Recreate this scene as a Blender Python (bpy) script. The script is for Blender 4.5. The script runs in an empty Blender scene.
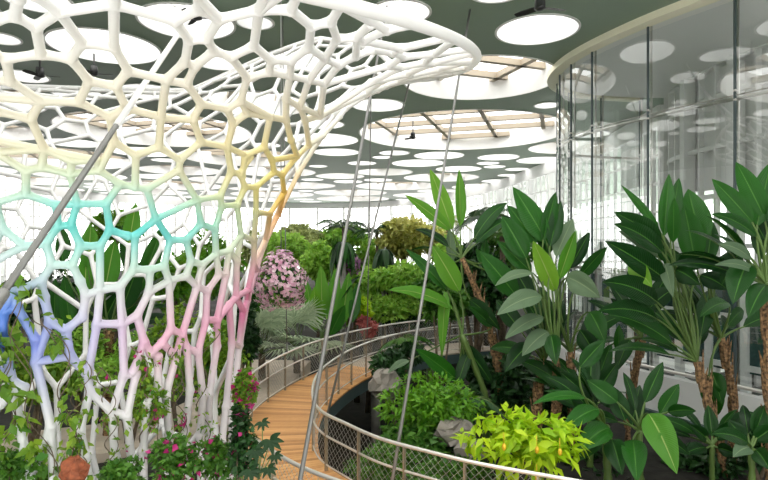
import bpy, math, random
import numpy as np
from mathutils import Vector
random.seed(7); RNG = np.random.default_rng(11)
C = bpy.context.scene.collection
F = 560.0; CAMZ = 8.0; CEIL = 6.5; DECK = -4.5          # heights are given relative to the eye, CAMZ lifts them to world
def P(px, py, d): return np.array([(px-384)/F*d, d, CAMZ+(240-py)/F*d])
def W(x, y, z): return np.array([x, y, z+CAMZ])
def nrm(v):
    v = np.asarray(v, float); n = np.linalg.norm(v); return v/n if n > 1e-9 else np.array([0, 0, 1.0])
def pix(p): return (384+F*p[0]/p[1], 240-F*(p[2]-CAMZ)/p[1])

# ---------------------------------------------------------------- materials
def newmat(name):
    m = bpy.data.materials.new(name); m.use_nodes = True
    nt = m.node_tree; nt.nodes.clear()
    return m, nt, nt.nodes.new, nt.links.new
def mat(name, col, rough=.5, metal=0.0, noise=0.0, scale=6.0, bump=0.0, col2=None, spec=.5, coords='Object'):
    m, nt, N, L = newmat(name)
    out = N('ShaderNodeOutputMaterial'); b = N('ShaderNodeBsdfPrincipled'); L(b.outputs[0], out.inputs[0])
    b.inputs['Roughness'].default_value = rough; b.inputs['Metallic'].default_value = metal
    b.inputs['Specular IOR Level'].default_value = spec
    b.inputs['Base Color'].default_value = (*col, 1)
    if noise > 0 or bump > 0:
        tc = N('ShaderNodeTexCoord'); t = N('ShaderNodeTexNoise'); t.inputs['Scale'].default_value = scale; t.inputs['Detail'].default_value = 6
        L(tc.outputs[coords], t.inputs['Vector'])
        if noise > 0:
            mx = N('ShaderNodeMix'); mx.data_type = 'RGBA'
            c2 = col2 if col2 else tuple(c*(1-noise) for c in col)
            mx.inputs[6].default_value = (*col, 1); mx.inputs[7].default_value = (*c2, 1)
            rp = N('ShaderNodeMapRange'); rp.inputs[1].default_value = .35; rp.inputs[2].default_value = .65
            L(t.outputs['Fac'], rp.inputs[0]); L(rp.outputs[0], mx.inputs[0]); L(mx.outputs[2], b.inputs['Base Color'])
        if bump > 0:
            bp = N('ShaderNodeBump'); bp.inputs['Strength'].default_value = bump; bp.inputs['Distance'].default_value = .03
            L(t.outputs['Fac'], bp.inputs['Height']); L(bp.outputs[0], b.inputs['Normal'])
    return m
def leafmat(name, a, b_, rib=None, rough=.42, trans=.3, veins=0.0, spec=.4):
    m, nt, N, L = newmat(name)
    out = N('ShaderNodeOutputMaterial'); p = N('ShaderNodeBsdfPrincipled'); p.inputs['Roughness'].default_value = rough
    p.inputs['Specular IOR Level'].default_value = spec
    at = N('ShaderNodeAttribute'); at.attribute_name = 'tint'
    mx = N('ShaderNodeMix'); mx.data_type = 'RGBA'; mx.inputs[6].default_value = (*a, 1); mx.inputs[7].default_value = (*b_, 1)
    L(at.outputs['Fac'], mx.inputs[0]); col = mx.outputs[2]
    if rib or veins:
        uv = N('ShaderNodeUVMap'); uv.uv_map = 'UVMap'; sp = N('ShaderNodeSeparateXYZ'); L(uv.outputs[0], sp.inputs[0])
        s = N('ShaderNodeMath'); s.operation = 'SUBTRACT'; L(sp.outputs[0], s.inputs[0]); s.inputs[1].default_value = .5
        ab = N('ShaderNodeMath'); ab.operation = 'ABSOLUTE'; L(s.outputs[0], ab.inputs[0])
        if rib:
            r = N('ShaderNodeMapRange'); r.inputs[1].default_value = .012; r.inputs[2].default_value = .035; r.inputs[3].default_value = 1; r.inputs[4].default_value = 0
            L(ab.outputs[0], r.inputs[0]); m2 = N('ShaderNodeMix'); m2.data_type = 'RGBA'; m2.inputs[7].default_value = (*rib, 1)
            L(r.outputs[0], m2.inputs[0]); L(col, m2.inputs[6]); col = m2.outputs[2]
        if veins:
            sk = N('ShaderNodeMath'); sk.operation = 'MULTIPLY_ADD'; L(ab.outputs[0], sk.inputs[0]); sk.inputs[1].default_value = -.35; L(sp.outputs[1], sk.inputs[2])
            f = N('ShaderNodeMath'); f.operation = 'MULTIPLY'; f.inputs[1].default_value = 170; L(sk.outputs[0], f.inputs[0])
            sn = N('ShaderNodeMath'); sn.operation = 'SINE'; L(f.outputs[0], sn.inputs[0])
            bp = N('ShaderNodeBump'); bp.inputs['Strength'].default_value = veins; bp.inputs['Distance'].default_value = .01
            L(sn.outputs[0], bp.inputs['Height']); L(bp.outputs[0], p.inputs['Normal'])
    L(col, p.inputs['Base Color'])
    tr = N('ShaderNodeBsdfTranslucent'); hs = N('ShaderNodeHueSaturation'); hs.inputs['Value'].default_value = 1.3; hs.inputs['Hue'].default_value = .485
    L(col, hs.inputs['Color']); L(hs.outputs[0], tr.inputs['Color'])
    ms = N('ShaderNodeMixShader'); ms.inputs[0].default_value = trans; L(p.outputs[0], ms.inputs[1]); L(tr.outputs[0], ms.inputs[2])
    L(ms.outputs[0], out.inputs[0]); return m
def glassmat(name, tint=(.9, .95, .93), refl=.2, rough=.0):
    m, nt, N, L = newmat(name)
    out = N('ShaderNodeOutputMaterial'); t = N('ShaderNodeBsdfTransparent'); t.inputs[0].default_value = (*tint, 1)
    g = N('ShaderNodeBsdfGlossy'); g.inputs['Roughness'].default_value = rough; g.inputs[0].default_value = (.95, .97, .96, 1)
    lw = N('ShaderNodeLayerWeight'); lw.inputs[0].default_value = .5
    pw = N('ShaderNodeMath'); pw.operation = 'POWER'; pw.inputs[1].default_value = 4; L(lw.outputs['Facing'], pw.inputs[0])
    ma = N('ShaderNodeMath'); ma.operation = 'MULTIPLY_ADD'; ma.use_clamp = True; L(pw.outputs[0], ma.inputs[0]); ma.inputs[1].default_value = .85-refl; ma.inputs[2].default_value = refl
    ms = N('ShaderNodeMixShader'); L(ma.outputs[0], ms.inputs[0]); L(t.outputs[0], ms.inputs[1]); L(g.outputs[0], ms.inputs[2]); L(ms.outputs[0], out.inputs[0])
    return m
def attrmat(name, attr='light_tint', rough=.35):
    m, nt, N, L = newmat(name)
    out = N('ShaderNodeOutputMaterial'); p = N('ShaderNodeBsdfPrincipled'); p.inputs['Roughness'].default_value = rough
    at = N('ShaderNodeAttribute'); at.attribute_name = attr; L(at.outputs['Color'], p.inputs['Base Color']); L(p.outputs[0], out.inputs[0]); return m
def woodmat(name):
    m, nt, N, L = newmat(name)
    out = N('ShaderNodeOutputMaterial'); p = N('ShaderNodeBsdfPrincipled'); p.inputs['Roughness'].default_value = .55
    at = N('ShaderNodeAttribute'); at.attribute_name = 'tint'
    cr = N('ShaderNodeValToRGB'); e = cr.color_ramp.elements
    e[0].color = (.36, .14, .04, 1); e[1].color = (.80, .44, .17, 1); k = e.new(.5); k.color = (.62, .29, .095, 1)
    tc = N('ShaderNodeTexCoord'); n = N('ShaderNodeTexNoise'); n.inputs['Scale'].default_value = 9; n.inputs['Detail'].default_value = 5
    L(tc.outputs['Object'], n.inputs['Vector'])
    ad = N('ShaderNodeMath'); ad.operation = 'MULTIPLY_ADD'; ad.inputs[1].default_value = .35; ad.inputs[2].default_value = -.17; L(n.outputs['Fac'], ad.inputs[0])
    a2 = N('ShaderNodeMath'); L(ad.outputs[0], a2.inputs[0]); L(at.outputs['Fac'], a2.inputs[1]); L(a2.outputs[0], cr.inputs[0])
    L(cr.outputs[0], p.inputs['Base Color']); L(p.outputs[0], out.inputs[0]); return m

M = dict(
 white=mat('white_paint', (.88, .88, .87), .45), ceiling=mat('ceiling_paint', (.24, .325, .24), .5, noise=.06, scale=.3),
 joint=mat('joint_seal', (.05, .075, .08), .5), panel=mat('wall_panel', (.86, .86, .85), .5), cream=mat('cream_paint', (.94, .91, .70), .5), beam=mat('beam_paint', (.40, .34, .26), .5),
 steel=mat('brushed_steel', (.62, .60, .57), .32, .85), rod=mat('rod_steel', (.25, .25, .24), .45, .5), dark=mat('dark_metal', (.03, .03, .03), .4, .3),
 rail=mat('stainless_rail', (.80, .77, .72), .3, .7), bronze=mat('post_steel', (.42, .36, .27), .4, .6),
 teal=mat('teal_steel', (.06, .10, .10), .5), concrete=mat('concrete', (.42, .40, .37), .85, noise=.3, scale=4, bump=.3),
 paving=mat('pale_paving', (.62, .52, .42), .8, noise=.2, scale=3), soil=mat('soil', (.018, .017, .012), .95, noise=.5, scale=5, bump=.6),
 wood=woodmat('deck_wood'), trunk=mat('fibrous_trunk', (.42, .25, .12), .9, noise=.6, scale=18, bump=1.0, col2=(.05, .028, .015)), mesh=mat('mesh_wire', (.50, .49, .46), .4, .5),
 bark=mat('bark', (.20, .15, .10), .9, noise=.5, scale=8, bump=.8), rock=mat('rock', (.34, .31, .27), .9, noise=.5, scale=2.5, bump=.8),
 glass=glassmat('drum_glass', (.94, .97, .96), .19), glass2=glassmat('clear_glass', (.97, .98, .98), .02),
 dglass=mat('dark_window', (.05, .10, .10), .08, spec=.8), light_tint=attrmat('lattice_light_tint'),
 pad=leafmat('paddle_leaf', (.004, .030, .006), (.024, .145, .011), rib=(.07, .22, .03), veins=.35, rough=.30, trans=.25, spec=.3),
 padpale=leafmat('paddle_underside', (.09, .16, .085), (.18, .27, .15), rib=(.24, .33, .18), veins=.35, rough=.5, trans=.22),
 padbright=leafmat('young_paddle_leaf', (.06, .26, .015), (.20, .42, .03), rib=(.35, .5, .12), veins=.3, rough=.4, trans=.4),  # brighter yellow green version of the paddle leaf colour
 stalk=leafmat('green_stalk', (.06, .14, .03), (.16, .22, .06), trans=.0),
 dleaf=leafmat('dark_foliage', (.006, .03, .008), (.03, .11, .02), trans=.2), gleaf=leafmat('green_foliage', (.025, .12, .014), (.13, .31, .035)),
 bleaf=leafmat('bright_foliage', (.06, .24, .012), (.20, .44, .03), trans=.35), farleaf=leafmat('lightened_foliage', (.12, .34, .035), (.46, .72, .12), trans=.35), lime=leafmat('lime_foliage', (.25, .50, .01), (.62, .80, .03), trans=.35),  # farleaf is lightened, putting distant haze into the leaf colour
 oleaf=leafmat('olive_foliage', (.20, .25, .08), (.46, .52, .20)), yleaf=leafmat('yellow_foliage', (.26, .30, .05), (.62, .60, .18)),
 silver=leafmat('silver_frond', (.34, .46, .30), (.68, .76, .58), trans=.25), vine=leafmat('vine_leaf', (.04, .18, .015), (.32, .48, .04), trans=.35),
 magenta=leafmat('magenta_petal', (.45, .01, .12), (.62, .05, .28)), pink=leafmat('pink_petal', (.70, .36, .52), (.92, .74, .80)),
 purple=leafmat('purple_petal', (.30, .10, .30), (.60, .30, .52)), red=leafmat('red_leaf', (.30, .05, .03), (.55, .20, .18)),
 yellow=mat('yellow_fruit', (.80, .50, .03), .4), plaster=mat('grey_plaster', (.42, .42, .40), .7), rust=mat('rust_pot', (.33, .09, .035), .8, noise=.4, scale=20), gold=leafmat('straw_leaf', (.25, .15, .05), (.45, .30, .12)))

# ---------------------------------------------------------------- mesh helpers
class MB:
    def __init__(s): s.V = []; s.Fc = []; s.T = []; s.U = []; s.Mi = []; s.n = 0; s.Cc = []
    def add(s, V, Fs, tint=.5, uv=None, mi=0, col=None):
        V = np.asarray(V, float).reshape(-1, 3); k = len(V)
        s.V.append(V); s.T.append(np.full(k, tint) if np.isscalar(tint) else np.asarray(tint, float))
        s.U.append(np.zeros((k, 2)) if uv is None else np.asarray(uv, float))
        if col is not None: s.Cc.append(np.asarray(col, float))
        n = s.n
        for f in Fs: s.Fc.append([int(i)+n for i in f])
        s.Mi += [mi]*len(Fs); s.n += k
    def box(s, c, sx, sy, sz, rz=0.0, tint=.5, mi=0):
        c0, s0 = math.cos(rz), math.sin(rz); V = []
        for z in (-1, 1):
            for y in (-1, 1):
                for x in (-1, 1):
                    a, b = x*sx/2, y*sy/2; V.append((c[0]+a*c0-b*s0, c[1]+a*s0+b*c0, c[2]+z*sz/2))
        s.add(V, [(0, 2, 3, 1), (4, 5, 7, 6), (0, 1, 5, 4), (2, 6, 7, 3), (0, 4, 6, 2), (1, 3, 7, 5)], tint, mi=mi)
    def tube(s, pts, r, sides=8, caps=True, tint=.5, mi=0, colf=None, sq=False):
        pts = np.asarray(pts, float); n = len(pts); r = np.full(n, r) if np.isscalar(r) else np.asarray(r, float)
        T = np.gradient(pts, axis=0); T /= np.maximum(np.linalg.norm(T, axis=1), 1e-9)[:, None]
        up = np.array([0, 0, 1.]) if abs(T[0][2]) < .9 else np.array([1., 0, 0])
        a = nrm(np.cross(T[0], up)); rings = []
        an = np.arange(sides)*2*math.pi/sides + (math.pi/4 if sq else 0)
        for i in range(n):
            a = nrm(a-T[i]*np.dot(a, T[i])); b = np.cross(T[i], a)
            rings.append(pts[i]+r[i]*(np.cos(an)[:, None]*a+np.sin(an)[:, None]*b))
        V = np.concatenate(rings); Fs = []
        for i in range(n-1):
            for j in range(sides):
                k = (j+1) % sides; Fs.append((i*sides+j, i*sides+k, (i+1)*sides+k, (i+1)*sides+j))
        if caps: Fs += [tuple(range(sides-1, -1, -1)), tuple((n-1)*sides+j for j in range(sides))]
        s.add(V, Fs, tint, mi=mi, col=None if colf is None else colf(V))
    def ball(s, c, r, tint=.5, mi=0, seg=10, rings=6, colf=None):
        rr = (r, r, r) if np.isscalar(r) else r
        V = [(0, 0, -1)]
        for i in range(1, rings):
            ph = -math.pi/2+math.pi*i/rings
            for j in range(seg): V.append((math.cos(ph)*math.cos(2*math.pi*j/seg), math.cos(ph)*math.sin(2*math.pi*j/seg), math.sin(ph)))
        V.append((0, 0, 1)); Fs = []
        for j in range(seg):
            k = (j+1) % seg; Fs.append((0, 1+k, 1+j)); Fs.append((len(V)-1, 1+(rings-2)*seg+j, 1+(rings-2)*seg+k))
            for i in range(rings-2): Fs.append((1+i*seg+j, 1+i*seg+k, 1+(i+1)*seg+k, 1+(i+1)*seg+j))
        V = np.array(V)*np.array(rr)+np.array(c); s.add(V, Fs, tint, mi=mi, col=None if colf is None else colf(V))
    def build(s, name, mats, parent=None, smooth=True):
        if not isinstance(mats, (list, tuple)): mats = [mats]
        me = bpy.data.meshes.new(name); V = np.concatenate(s.V)
        off = np.array(parent.location) if parent is not None else np.zeros(3)
        if parent is not None and parent.parent is not None: off = off+np.array(parent.parent.location)
        org = off if parent is not None else V.mean(0)*0
        me.from_pydata((V-org).tolist(), [], s.Fc); me.update()
        for m in mats: me.materials.append(m)
        a = me.attributes.new('tint', 'FLOAT', 'POINT'); a.data.foreach_set('value', np.concatenate(s.T).astype(np.float32))
        if s.Cc:
            c = np.concatenate(s.Cc); c4 = np.ones((len(c), 4), np.float32); c4[:, :3] = c
            a = me.attributes.new('light_tint', 'FLOAT_COLOR', 'POINT'); a.data.foreach_set('color', c4.ravel())
        uv = me.uv_layers.new(name='UVMap'); li = np.zeros(len(me.loops), np.int32); me.loops.foreach_get('vertex_index', li)
        uv.data.foreach_set('uv', np.concatenate(s.U)[li].astype(np.float32).ravel())
        if len(mats) > 1: me.polygons.foreach_set('material_index', np.array(s.Mi, np.int32))
        me.polygons.foreach_set('use_smooth', np.full(len(me.polygons), smooth))
        o = bpy.data.objects.new(name, me); C.objects.link(o)
        if parent is not None: o.parent = parent
        return o
def tag(o, label=None, cat=None, group=None, kind=None):
    if label: o['label'] = label
    if cat: o['category'] = cat
    if group: o['group'] = group
    if kind: o['kind'] = kind
    return o
def thing(name, label, cat, loc, group=None):
    o = bpy.data.objects.new(name, None); C.objects.link(o); o.location = tuple(loc); o.empty_display_size = .2
    return tag(o, label, cat, group)
def struct(o): o['kind'] = 'structure'; return o
def spline(pts, n):
    """Catmull-Rom through the points, n samples evenly spaced along the length"""
    p = np.asarray(pts, float); p = np.vstack([2*p[0]-p[1], p, 2*p[-1]-p[-2]]); out = []
    for i in range(1, len(p)-2):
        for t in np.linspace(0, 1, 24, endpoint=False):
            a, b, c, d = p[i-1], p[i], p[i+1], p[i+2]
            out.append(.5*((2*b)+(c-a)*t+(2*a-5*b+4*c-d)*t*t+(3*b-a-3*c+d)*t**3))
    out.append(p[-2]); out = np.array(out); s = np.r_[0, np.cumsum(np.linalg.norm(np.diff(out, axis=0), axis=1))]
    u = np.linspace(0, s[-1], n); return np.stack([np.interp(u, s, out[:, k]) for k in range(out.shape[1])], 1)
def offset2(path, d):
    T = np.gradient(path[:, :2], axis=0); T /= np.linalg.norm(T, axis=1)[:, None]
    q = path.copy(); q[:, 0] += -T[:, 1]*d; q[:, 1] += T[:, 0]*d; return q
SKY, SUN, EXPO = 3.4, 0.8, 0.3
# ================================================================ camera, world
cam = bpy.data.cameras.new('camera'); cam.sensor_width = 36; cam.lens = F/768*36; cam.clip_end = 500
co = bpy.data.objects.new('camera', cam); C.objects.link(co); co.location = (0, 0, CAMZ); co.rotation_euler = (math.pi/2, 0, 0)
bpy.context.scene.camera = co
w = bpy.data.worlds.new('overcast_sky'); bpy.context.scene.world = w; w.use_nodes = True
bg = w.node_tree.nodes['Background']; bg.inputs[0].default_value = (1.0, .985, .96, 1); bg.inputs[1].default_value = SKY
sc = bpy.context.scene; sc.view_settings.view_transform = 'Standard'; sc.view_settings.look = 'None'; sc.view_settings.gamma = 1; sc.view_settings.exposure = EXPO
sc.cycles.use_denoising = True; sc.cycles.max_bounces = 8; sc.cycles.transparent_max_bounces = 24; sc.cycles.caustics_reflective = False; sc.cycles.caustics_refractive = False
sun = bpy.data.lights.new('sun', 'SUN'); sun.energy = SUN; sun.angle = .5; sun.color = (1, .95, .87)
so = bpy.data.objects.new('sun', sun); C.objects.link(so); so.rotation_euler = (math.radians(38), math.radians(-14), 0)

# ================================================================ ceiling and skylights
drum = spline([(13.2, 7.6), (11.4, 10.4), (10.1, 12.3), (8.97, 14.3), (7.78, 16.5), (6.95, 18.7), (6.66, 20.5), (6.85, 22.2), (7.6, 23.6), (9.0, 24.6), (11.5, 25.2)], 160)
sky = []    # px, py of the centre, width in px, label
for a in [
 (537, 30, 80, 'mid sized round skylight just above the fan at the top, left of the curved glass'),
 (480, 80, 152, 'wide round skylight crossed by cream beams beyond the tip of the white lattice rim'),
 (462, 133, 205, 'largest round skylight with a grid of cream beams above the tall paddle leaves'),
 (378, 105, 52, 'round skylight in dark green ceiling between the lattice and the largest beamed skylight'),
 (497, -10, 56, 'skylight cut by the top edge of the photo above the green ceiling'),
 (547, 105, 24, 'tiny skylight tucked between two beamed skylights beside the curved glass'),
 (540, 160, 46, 'round skylight touching the left end of the curved glass wall'),
 (105, 47, 104, 'wide skylight seen through the upper lattice right of the black fan'),
 (187, 22, 92, 'skylight behind the five sided lattice cell near the top'),
 (0, 38, 36, 'skylight at the left edge seen through the lattice'),
 (24, 76, 44, 'skylight behind the black fan on the left, seen through the lattice'),
 (218, 63, 42, 'small skylight in the green strip behind the upper lattice'),
 (38, 0, 62, 'skylight at the top left corner behind thick lattice tubes'),
 (322, 124, 44, 'skylight peeking out behind the right edge of the lattice'),
 (336, 152, 46, 'oval skylight right of the orange lattice edge, behind the thick rod'),
 (418, 163, 52, 'skylight just below the largest beamed skylight, in front of the pale far ceiling'),
 (384, 172, 57, 'skylight crossed by the slanting thin rod under the largest beamed one'),
 (362, 163, 28, 'small skylight between the two rods under the green ceiling'),
 (382, 157, 19, 'very small skylight under the near rim of the largest one'),
 (398, 186, 84, 'wide flat looking skylight with beams far down the hall'),
 (488, 163, 22, 'small skylight beside the tip of the tall upright leaf'),
 (517, 169, 23, 'small skylight left below the one touching the curved glass'),
 (508, 175, 20, 'smaller skylight in the row above the dark palms'),
 (340, 176, 48, 'skylight low in the far ceiling right of the lattice'),
 (318, 166, 18, 'little skylight beside the orange lattice edge'),
 (255, 22, 70, 'skylight behind the big round lattice cells at the top'), (300, 60, 70, 'skylight behind the neck of the lattice flare'), (400, 12, 60, 'skylight behind the rim tube at the top centre'), (150, 92, 60, 'skylight behind the cream part of the lattice')]:
    d = F*CEIL/(240-a[1]); sky.append(((a[0]-384)/F*d, d, a[2]/F*d/2, a[3]))
n_named = len(sky); rr = random.Random(5); pools = [(6.0, 8), (4.2, 22), (2.7, 40), (1.7, 60), (1.1, 90)]
def inside(x, y, r):
    dd = np.hypot(drum[:, 0]-x, drum[:, 1]-y).min()
    if dd < r+.5: return False
    if y < 25.5 and x > np.interp(y, drum[:60, 1][::-1], drum[:60, 0][::-1])-.6-r and y < 19: return False
    return not (x > 6 and y < 27)
tries = 0
for rad, cnt in pools:
    k = 0
    for _ in range(2500):
        if k >= cnt: break
        y = rr.uniform(5, 96); x = rr.uniform(-.8, .45)*y
        if x > 13 or x < -44: continue
        r = rad*rr.uniform(.85, 1.2)
        if y > 15 and y < 34 and x > -5: continue
        if y < 26 and -5 > x and r < 1.2 and rr.random() < .6: continue
        if not inside(x, y, r): continue
        if y+r > 97: continue
        if all(math.hypot(x-q[0], y-q[1]) > r+q[2]+.35 for q in sky): sky.append((x, y, r, None)); k += 1
for _ in range(900):     # the roof goes on behind the viewpoint
    y = rr.uniform(-31, 4); x = rr.uniform(-34, 34); r = rr.choice((1.2, 2.2, 3.4, 4.2))
    if all(math.hypot(x-q[0], y-q[1]) > r+q[2]+.4 for q in sky): sky.append((x, y, r, 'B'))
for q in ((13.6, 13.8, 2.3), (17.4, 11.0, 2.1), (17.4, 16, 2.4), (15.8, 21.0, 2.4)): sky.append((*q, 'B'))  # roof openings added to brighten the space behind the curved glass
good = []
for q in sky:      # keep traced circles from touching
    r = q[2]
    for g in good: r = min(r, math.hypot(q[0]-g[0], q[1]-g[1])-g[2]-.12)
    if r > .35: good.append((q[0], q[1], r, q[3]))
sky = good
def flat_ceiling(name, polys, mt, z):
    cu = bpy.data.curves.new(name, 'CURVE'); cu.dimensions = '2D'; cu.fill_mode = 'BOTH'; cu.extrude = .06
    for pts in polys:
        sp = cu.splines.new('POLY'); sp.points.add(len(pts)-1)
        for i, p in enumerate(pts): sp.points[i].co = (p[0], p[1], 0, 1)
        sp.use_cyclic_u = True
    tmp = bpy.data.objects.new('tmp', cu); C.objects.link(tmp)
    me = bpy.data.meshes.new_from_object(tmp.evaluated_get(bpy.context.evaluated_depsgraph_get())); bpy.data.objects.remove(tmp)
    me.materials.clear(); me.materials.append(M[mt]); o = bpy.data.objects.new(name, me); C.objects.link(o); o.location = (0, 0, z); struct(o)
def ring(x, y, r):
    k = 56 if r*F/abs(y) > 15 else 28
    return [(x+r*math.cos(2*math.pi*i/k), y+r*math.sin(2*math.pi*i/k)) for i in range(k)]
flat_ceiling('ceiling', [[(-62, -34), (40, -34), (40, 26), (60, 28), (60, 101), (-62, 101)]]+[ring(x, y, r) for x, y, r, _ in sky], 'ceiling', CAMZ+CEIL+.06)
dl = [tuple(p) for p in offset2(drum, -.12)[::2]]
flat_ceiling('ceiling_inner', [dl+[(20.5, 25.3), (20.5, 6.0)]]+[ring(x, y, r) for x, y, r, l in sky if l == 'B' and 12 < x and 9 < y+r and x+r < 20.4 and y > 9.5 and y+r < 24.8], 'panel', CAMZ+CEIL-.08)
for i, (x, y, r, lab) in enumerate(sky):
    if lab == 'B': continue
    big = r*F/y > 15; k = 56 if big else 28; z0 = CAMZ+CEIL-.03; h = min(1.25, .5+.35*r)
    grp = None
    if lab is None:
        if y > 55: lab, grp = 'plain white skylight among the crowded rows at the far end of the ceiling', 'far skylights'
        elif x < -.12*y-1: lab, grp = 'round skylight glimpsed through the lattice, among many alike', 'skylights behind the lattice'
        else: lab, grp = 'plain white skylight in the middle distance of the ceiling', 'middle skylights'
    t = thing('skylight', lab, 'skylight', (x, y, z0), grp)
    m = MB(); V = []; an = np.arange(k)*2*math.pi/k; cs = np.stack([np.cos(an), np.sin(an)], 1)
    for rad, zz in ((r+.05, 0), (r-.02, 0), (r-.02, h), (r+.05, h)): V.append(np.c_[x+cs[:, 0]*rad, y+cs[:, 1]*rad, np.full(k, z0+zz)])
    Fs = []
    for a in range(4):
        b = (a+1) % 4
        for j in range(k): Fs.append((a*k+j, a*k+(j+1) % k, b*k+(j+1) % k, b*k+j))
    m.add(np.concatenate(V), Fs); m.build('well', M['white'], t, False)
    if big or r > 1.6:
        g = MB(); g.add(np.c_[x+cs[:, 0]*r, y+cs[:, 1]*r, np.full(k, z0+h+.02)], [tuple(range(k))]); g.build('glazing', M['glass2'], t, False)
        sp = 1.9 if r > 2.4 else r*.9; ang = .35 if i % 2 else -.3
        if i == 2: sp = 2.6
        for di in (0, 1):
            g = MB(); q = -r+sp*.6; any_ = False
            while q < r-.2:
                L = math.sqrt(max(0, r*r-q*q))
                if L > .4:
                    a = ang+di*math.pi/2; cx, cy = x-math.sin(a)*q, y+math.cos(a)*q
                    big_b = r > 2.4
                    g.box((cx, cy, z0+h*(.72 if big_b else .92)), 2*L-.1, .26 if big_b else .06, (.3 if i == 2 else .26) if big_b else .1, a); any_ = True
                q += sp*(1 if di == 0 else 1.25)
            if any_: g.build('beam', M['beam'] if r > 2.4 else M['white'], t, False)

# ceiling fans
def fan(px, py, d, lab, span=.62):
    c = P(px, py, d); t = thing('ceiling_fan', lab, 'fan', c)
    m = MB(); m.tube([c, (c[0], c[1], CAMZ+CEIL+.02)], .03, 8); m.build('downrod', M['dark'], t)
    m = MB(); m.tube([c+[0, 0, .3], c+[0, 0, .28], c+[0, 0, -.02], c+[0, 0, -.06]], [.05, .12, .14, .06], 14); m.build('motor', M['dark'], t)
    for k in range(3):
        a = .25+k*2.094; u = np.array([math.cos(a), math.sin(a), 0]); v = np.array([-u[1], u[0], .25])
        m = MB(); pts = []
        for s_, w_ in ((.1, .04), (.25, .08), (.7, .09), (1, .06)): pts += [c+u*span*s_-v*w_, c+u*span*s_+v*w_]
        pts = np.array(pts); m.add(np.vstack([pts, pts+[0, 0, .02]]), [(0, 2, 3, 1), (2, 4, 5, 3), (4, 6, 7, 5), (8, 9, 11, 10), (10, 11, 13, 12), (12, 13, 15, 14), (0, 8, 10, 2), (2, 10, 12, 4), (4, 12, 14, 6), (1, 3, 11, 9), (3, 5, 13, 11), (5, 7, 15, 13), (6, 14, 15, 7), (0, 1, 9, 8)])
        m.build('blade', M['dark'], t, False)
fan(40, 76, 18.7, 'small black ceiling fan seen through the upper left lattice')
fan(540, 8, 13.9, 'black ceiling fan hanging at the top edge above the round skylight', .7)
fan(94, 74, 19.6, 'black ceiling fan half hidden by a lattice tube, right of the other lattice fan')
fan(413, 138, 30, 'black ceiling fan hanging under the largest beamed skylight')
fan(464, 187, 58, 'tiny far ceiling fan beside the tall upright leaf')
fan(197, 18, 15.5, 'ceiling fan behind the five sided lattice cell at the top')

# ================================================================ facade
fp = spline([(13.5, 27), (14.2, 36), (13.6, 50), (11.5, 68), (5, 88), (-8, 98), (-24, 96), (-37, 84), (-42, 66), (-40, 46), (-37, 34), (-34, 26), (-32.5, 18)], 150)
zb, zt_ = 0.0, CAMZ+CEIL
def strip(path, z0, z1, name, mt, th=None):
    m = MB(); n = len(path); V = np.vstack([np.c_[path[:, :2], np.full(n, z0)], np.c_[path[:, :2], np.full(n, z1)]])
    Fs = [(i, i+1, n+i+1, n+i) for i in range(n-1)]
    if th:
        q = offset2(path, th); V = np.vstack([V, np.c_[q[:, :2], np.full(n, z0)], np.c_[q[:, :2], np.full(n, z1)]])
        Fs += [(2*n+i, 3*n+i, 3*n+i+1, 2*n+i+1) for i in range(n-1)]+[(n+i, n+i+1, 3*n+i+1, 3*n+i) for i in range(n-1)]+[(i, 2*n+i, 2*n+i+1, i+1) for i in range(n-1)]
        Fs += [(0, n, 3*n, 2*n), (n-1, 3*n-1, 4*n-1, 2*n-1)]
    m.add(V, Fs); return m.build(name, mt, None, True if not th else False)
m = MB()
for i in range(0, 150, 1):
    p = fp[i]; T = fp[min(i+1, 149)]-fp[max(i-1, 0)]; a = math.atan2(T[1], T[0]); major = i % 4 == 0
    m.box((p[0], p[1], (zb+zt_)/2), .30 if major else .09, .5 if major else .2, zt_-zb, a)
q3 = np.c_[fp, np.zeros(150)]
for z in (2, 4, 6, 8, 9.4, 10.8, 12.2, 13.6): m.tube(q3+[0, 0, z], .09, 4, sq=True)
struct(m.build('wall_back', M['white'], None, False))
struct(strip(fp, zb, zt_, 'window_1', M['glass2']))
struct(strip(offset2(fp, 0.0), 13.5, zt_+.1, 'trim_1', M['white'], .3))

# ================================================================ curved glass wall and the white building inside it
def ray_on(path, px):
    s = (px-384)/F; g = path[:, 0]-s*path[:, 1]
    for i in range(len(path)-1):
        if g[i]*g[i+1] <= 0 and path[i][1] < 21.5: return i+g[i]/(g[i]-g[i+1]+1e-9)
joints = [j for j in [ray_on(drum, x) for x in (900, 735, 648, 592, 571)] if j is not None]
joints = sorted(joints+[joints[-1]+9, joints[-1]+18, joints[-1]+30, joints[-1]+44, 159.0, 0.0]); joints = [j for j in joints if j <= 159]
def at(path, j): i = int(min(j, len(path)-1.001)); f = j-i; return path[i]*(1-f)+path[min(i+1, len(path)-1)]*f
LV = [-5.0, -.9, 3.7, CEIL]
wn = 2
for a, b in zip(joints[:-1], joints[1:]):
    seg = np.array([at(drum, j) for j in np.linspace(a+.05, b-.05, 9)])
    for z0, z1 in zip(LV[:-1], LV[1:]):
        struct(strip(seg, CAMZ+z0+.015, CAMZ+z1-.015, 'window_%d' % wn, M['glass'])); wn += 1
m = MB(); inn = offset2(drum, -.14)
for j in joints:
    p, q = at(drum, j), at(inn, j)
    m.tube([(q[0], q[1], CAMZ-5), (q[0], q[1], CAMZ+CEIL+.02)], .032, 8)
    for z in LV[1:]:
        for dz in (-.12, .12):
            m.tube([(q[0], q[1], CAMZ+z+dz), (p[0], p[1], CAMZ+z+dz)], .02, 6); m.ball((p[0], p[1], CAMZ+z+dz), .045, seg=8, rings=5)
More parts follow.
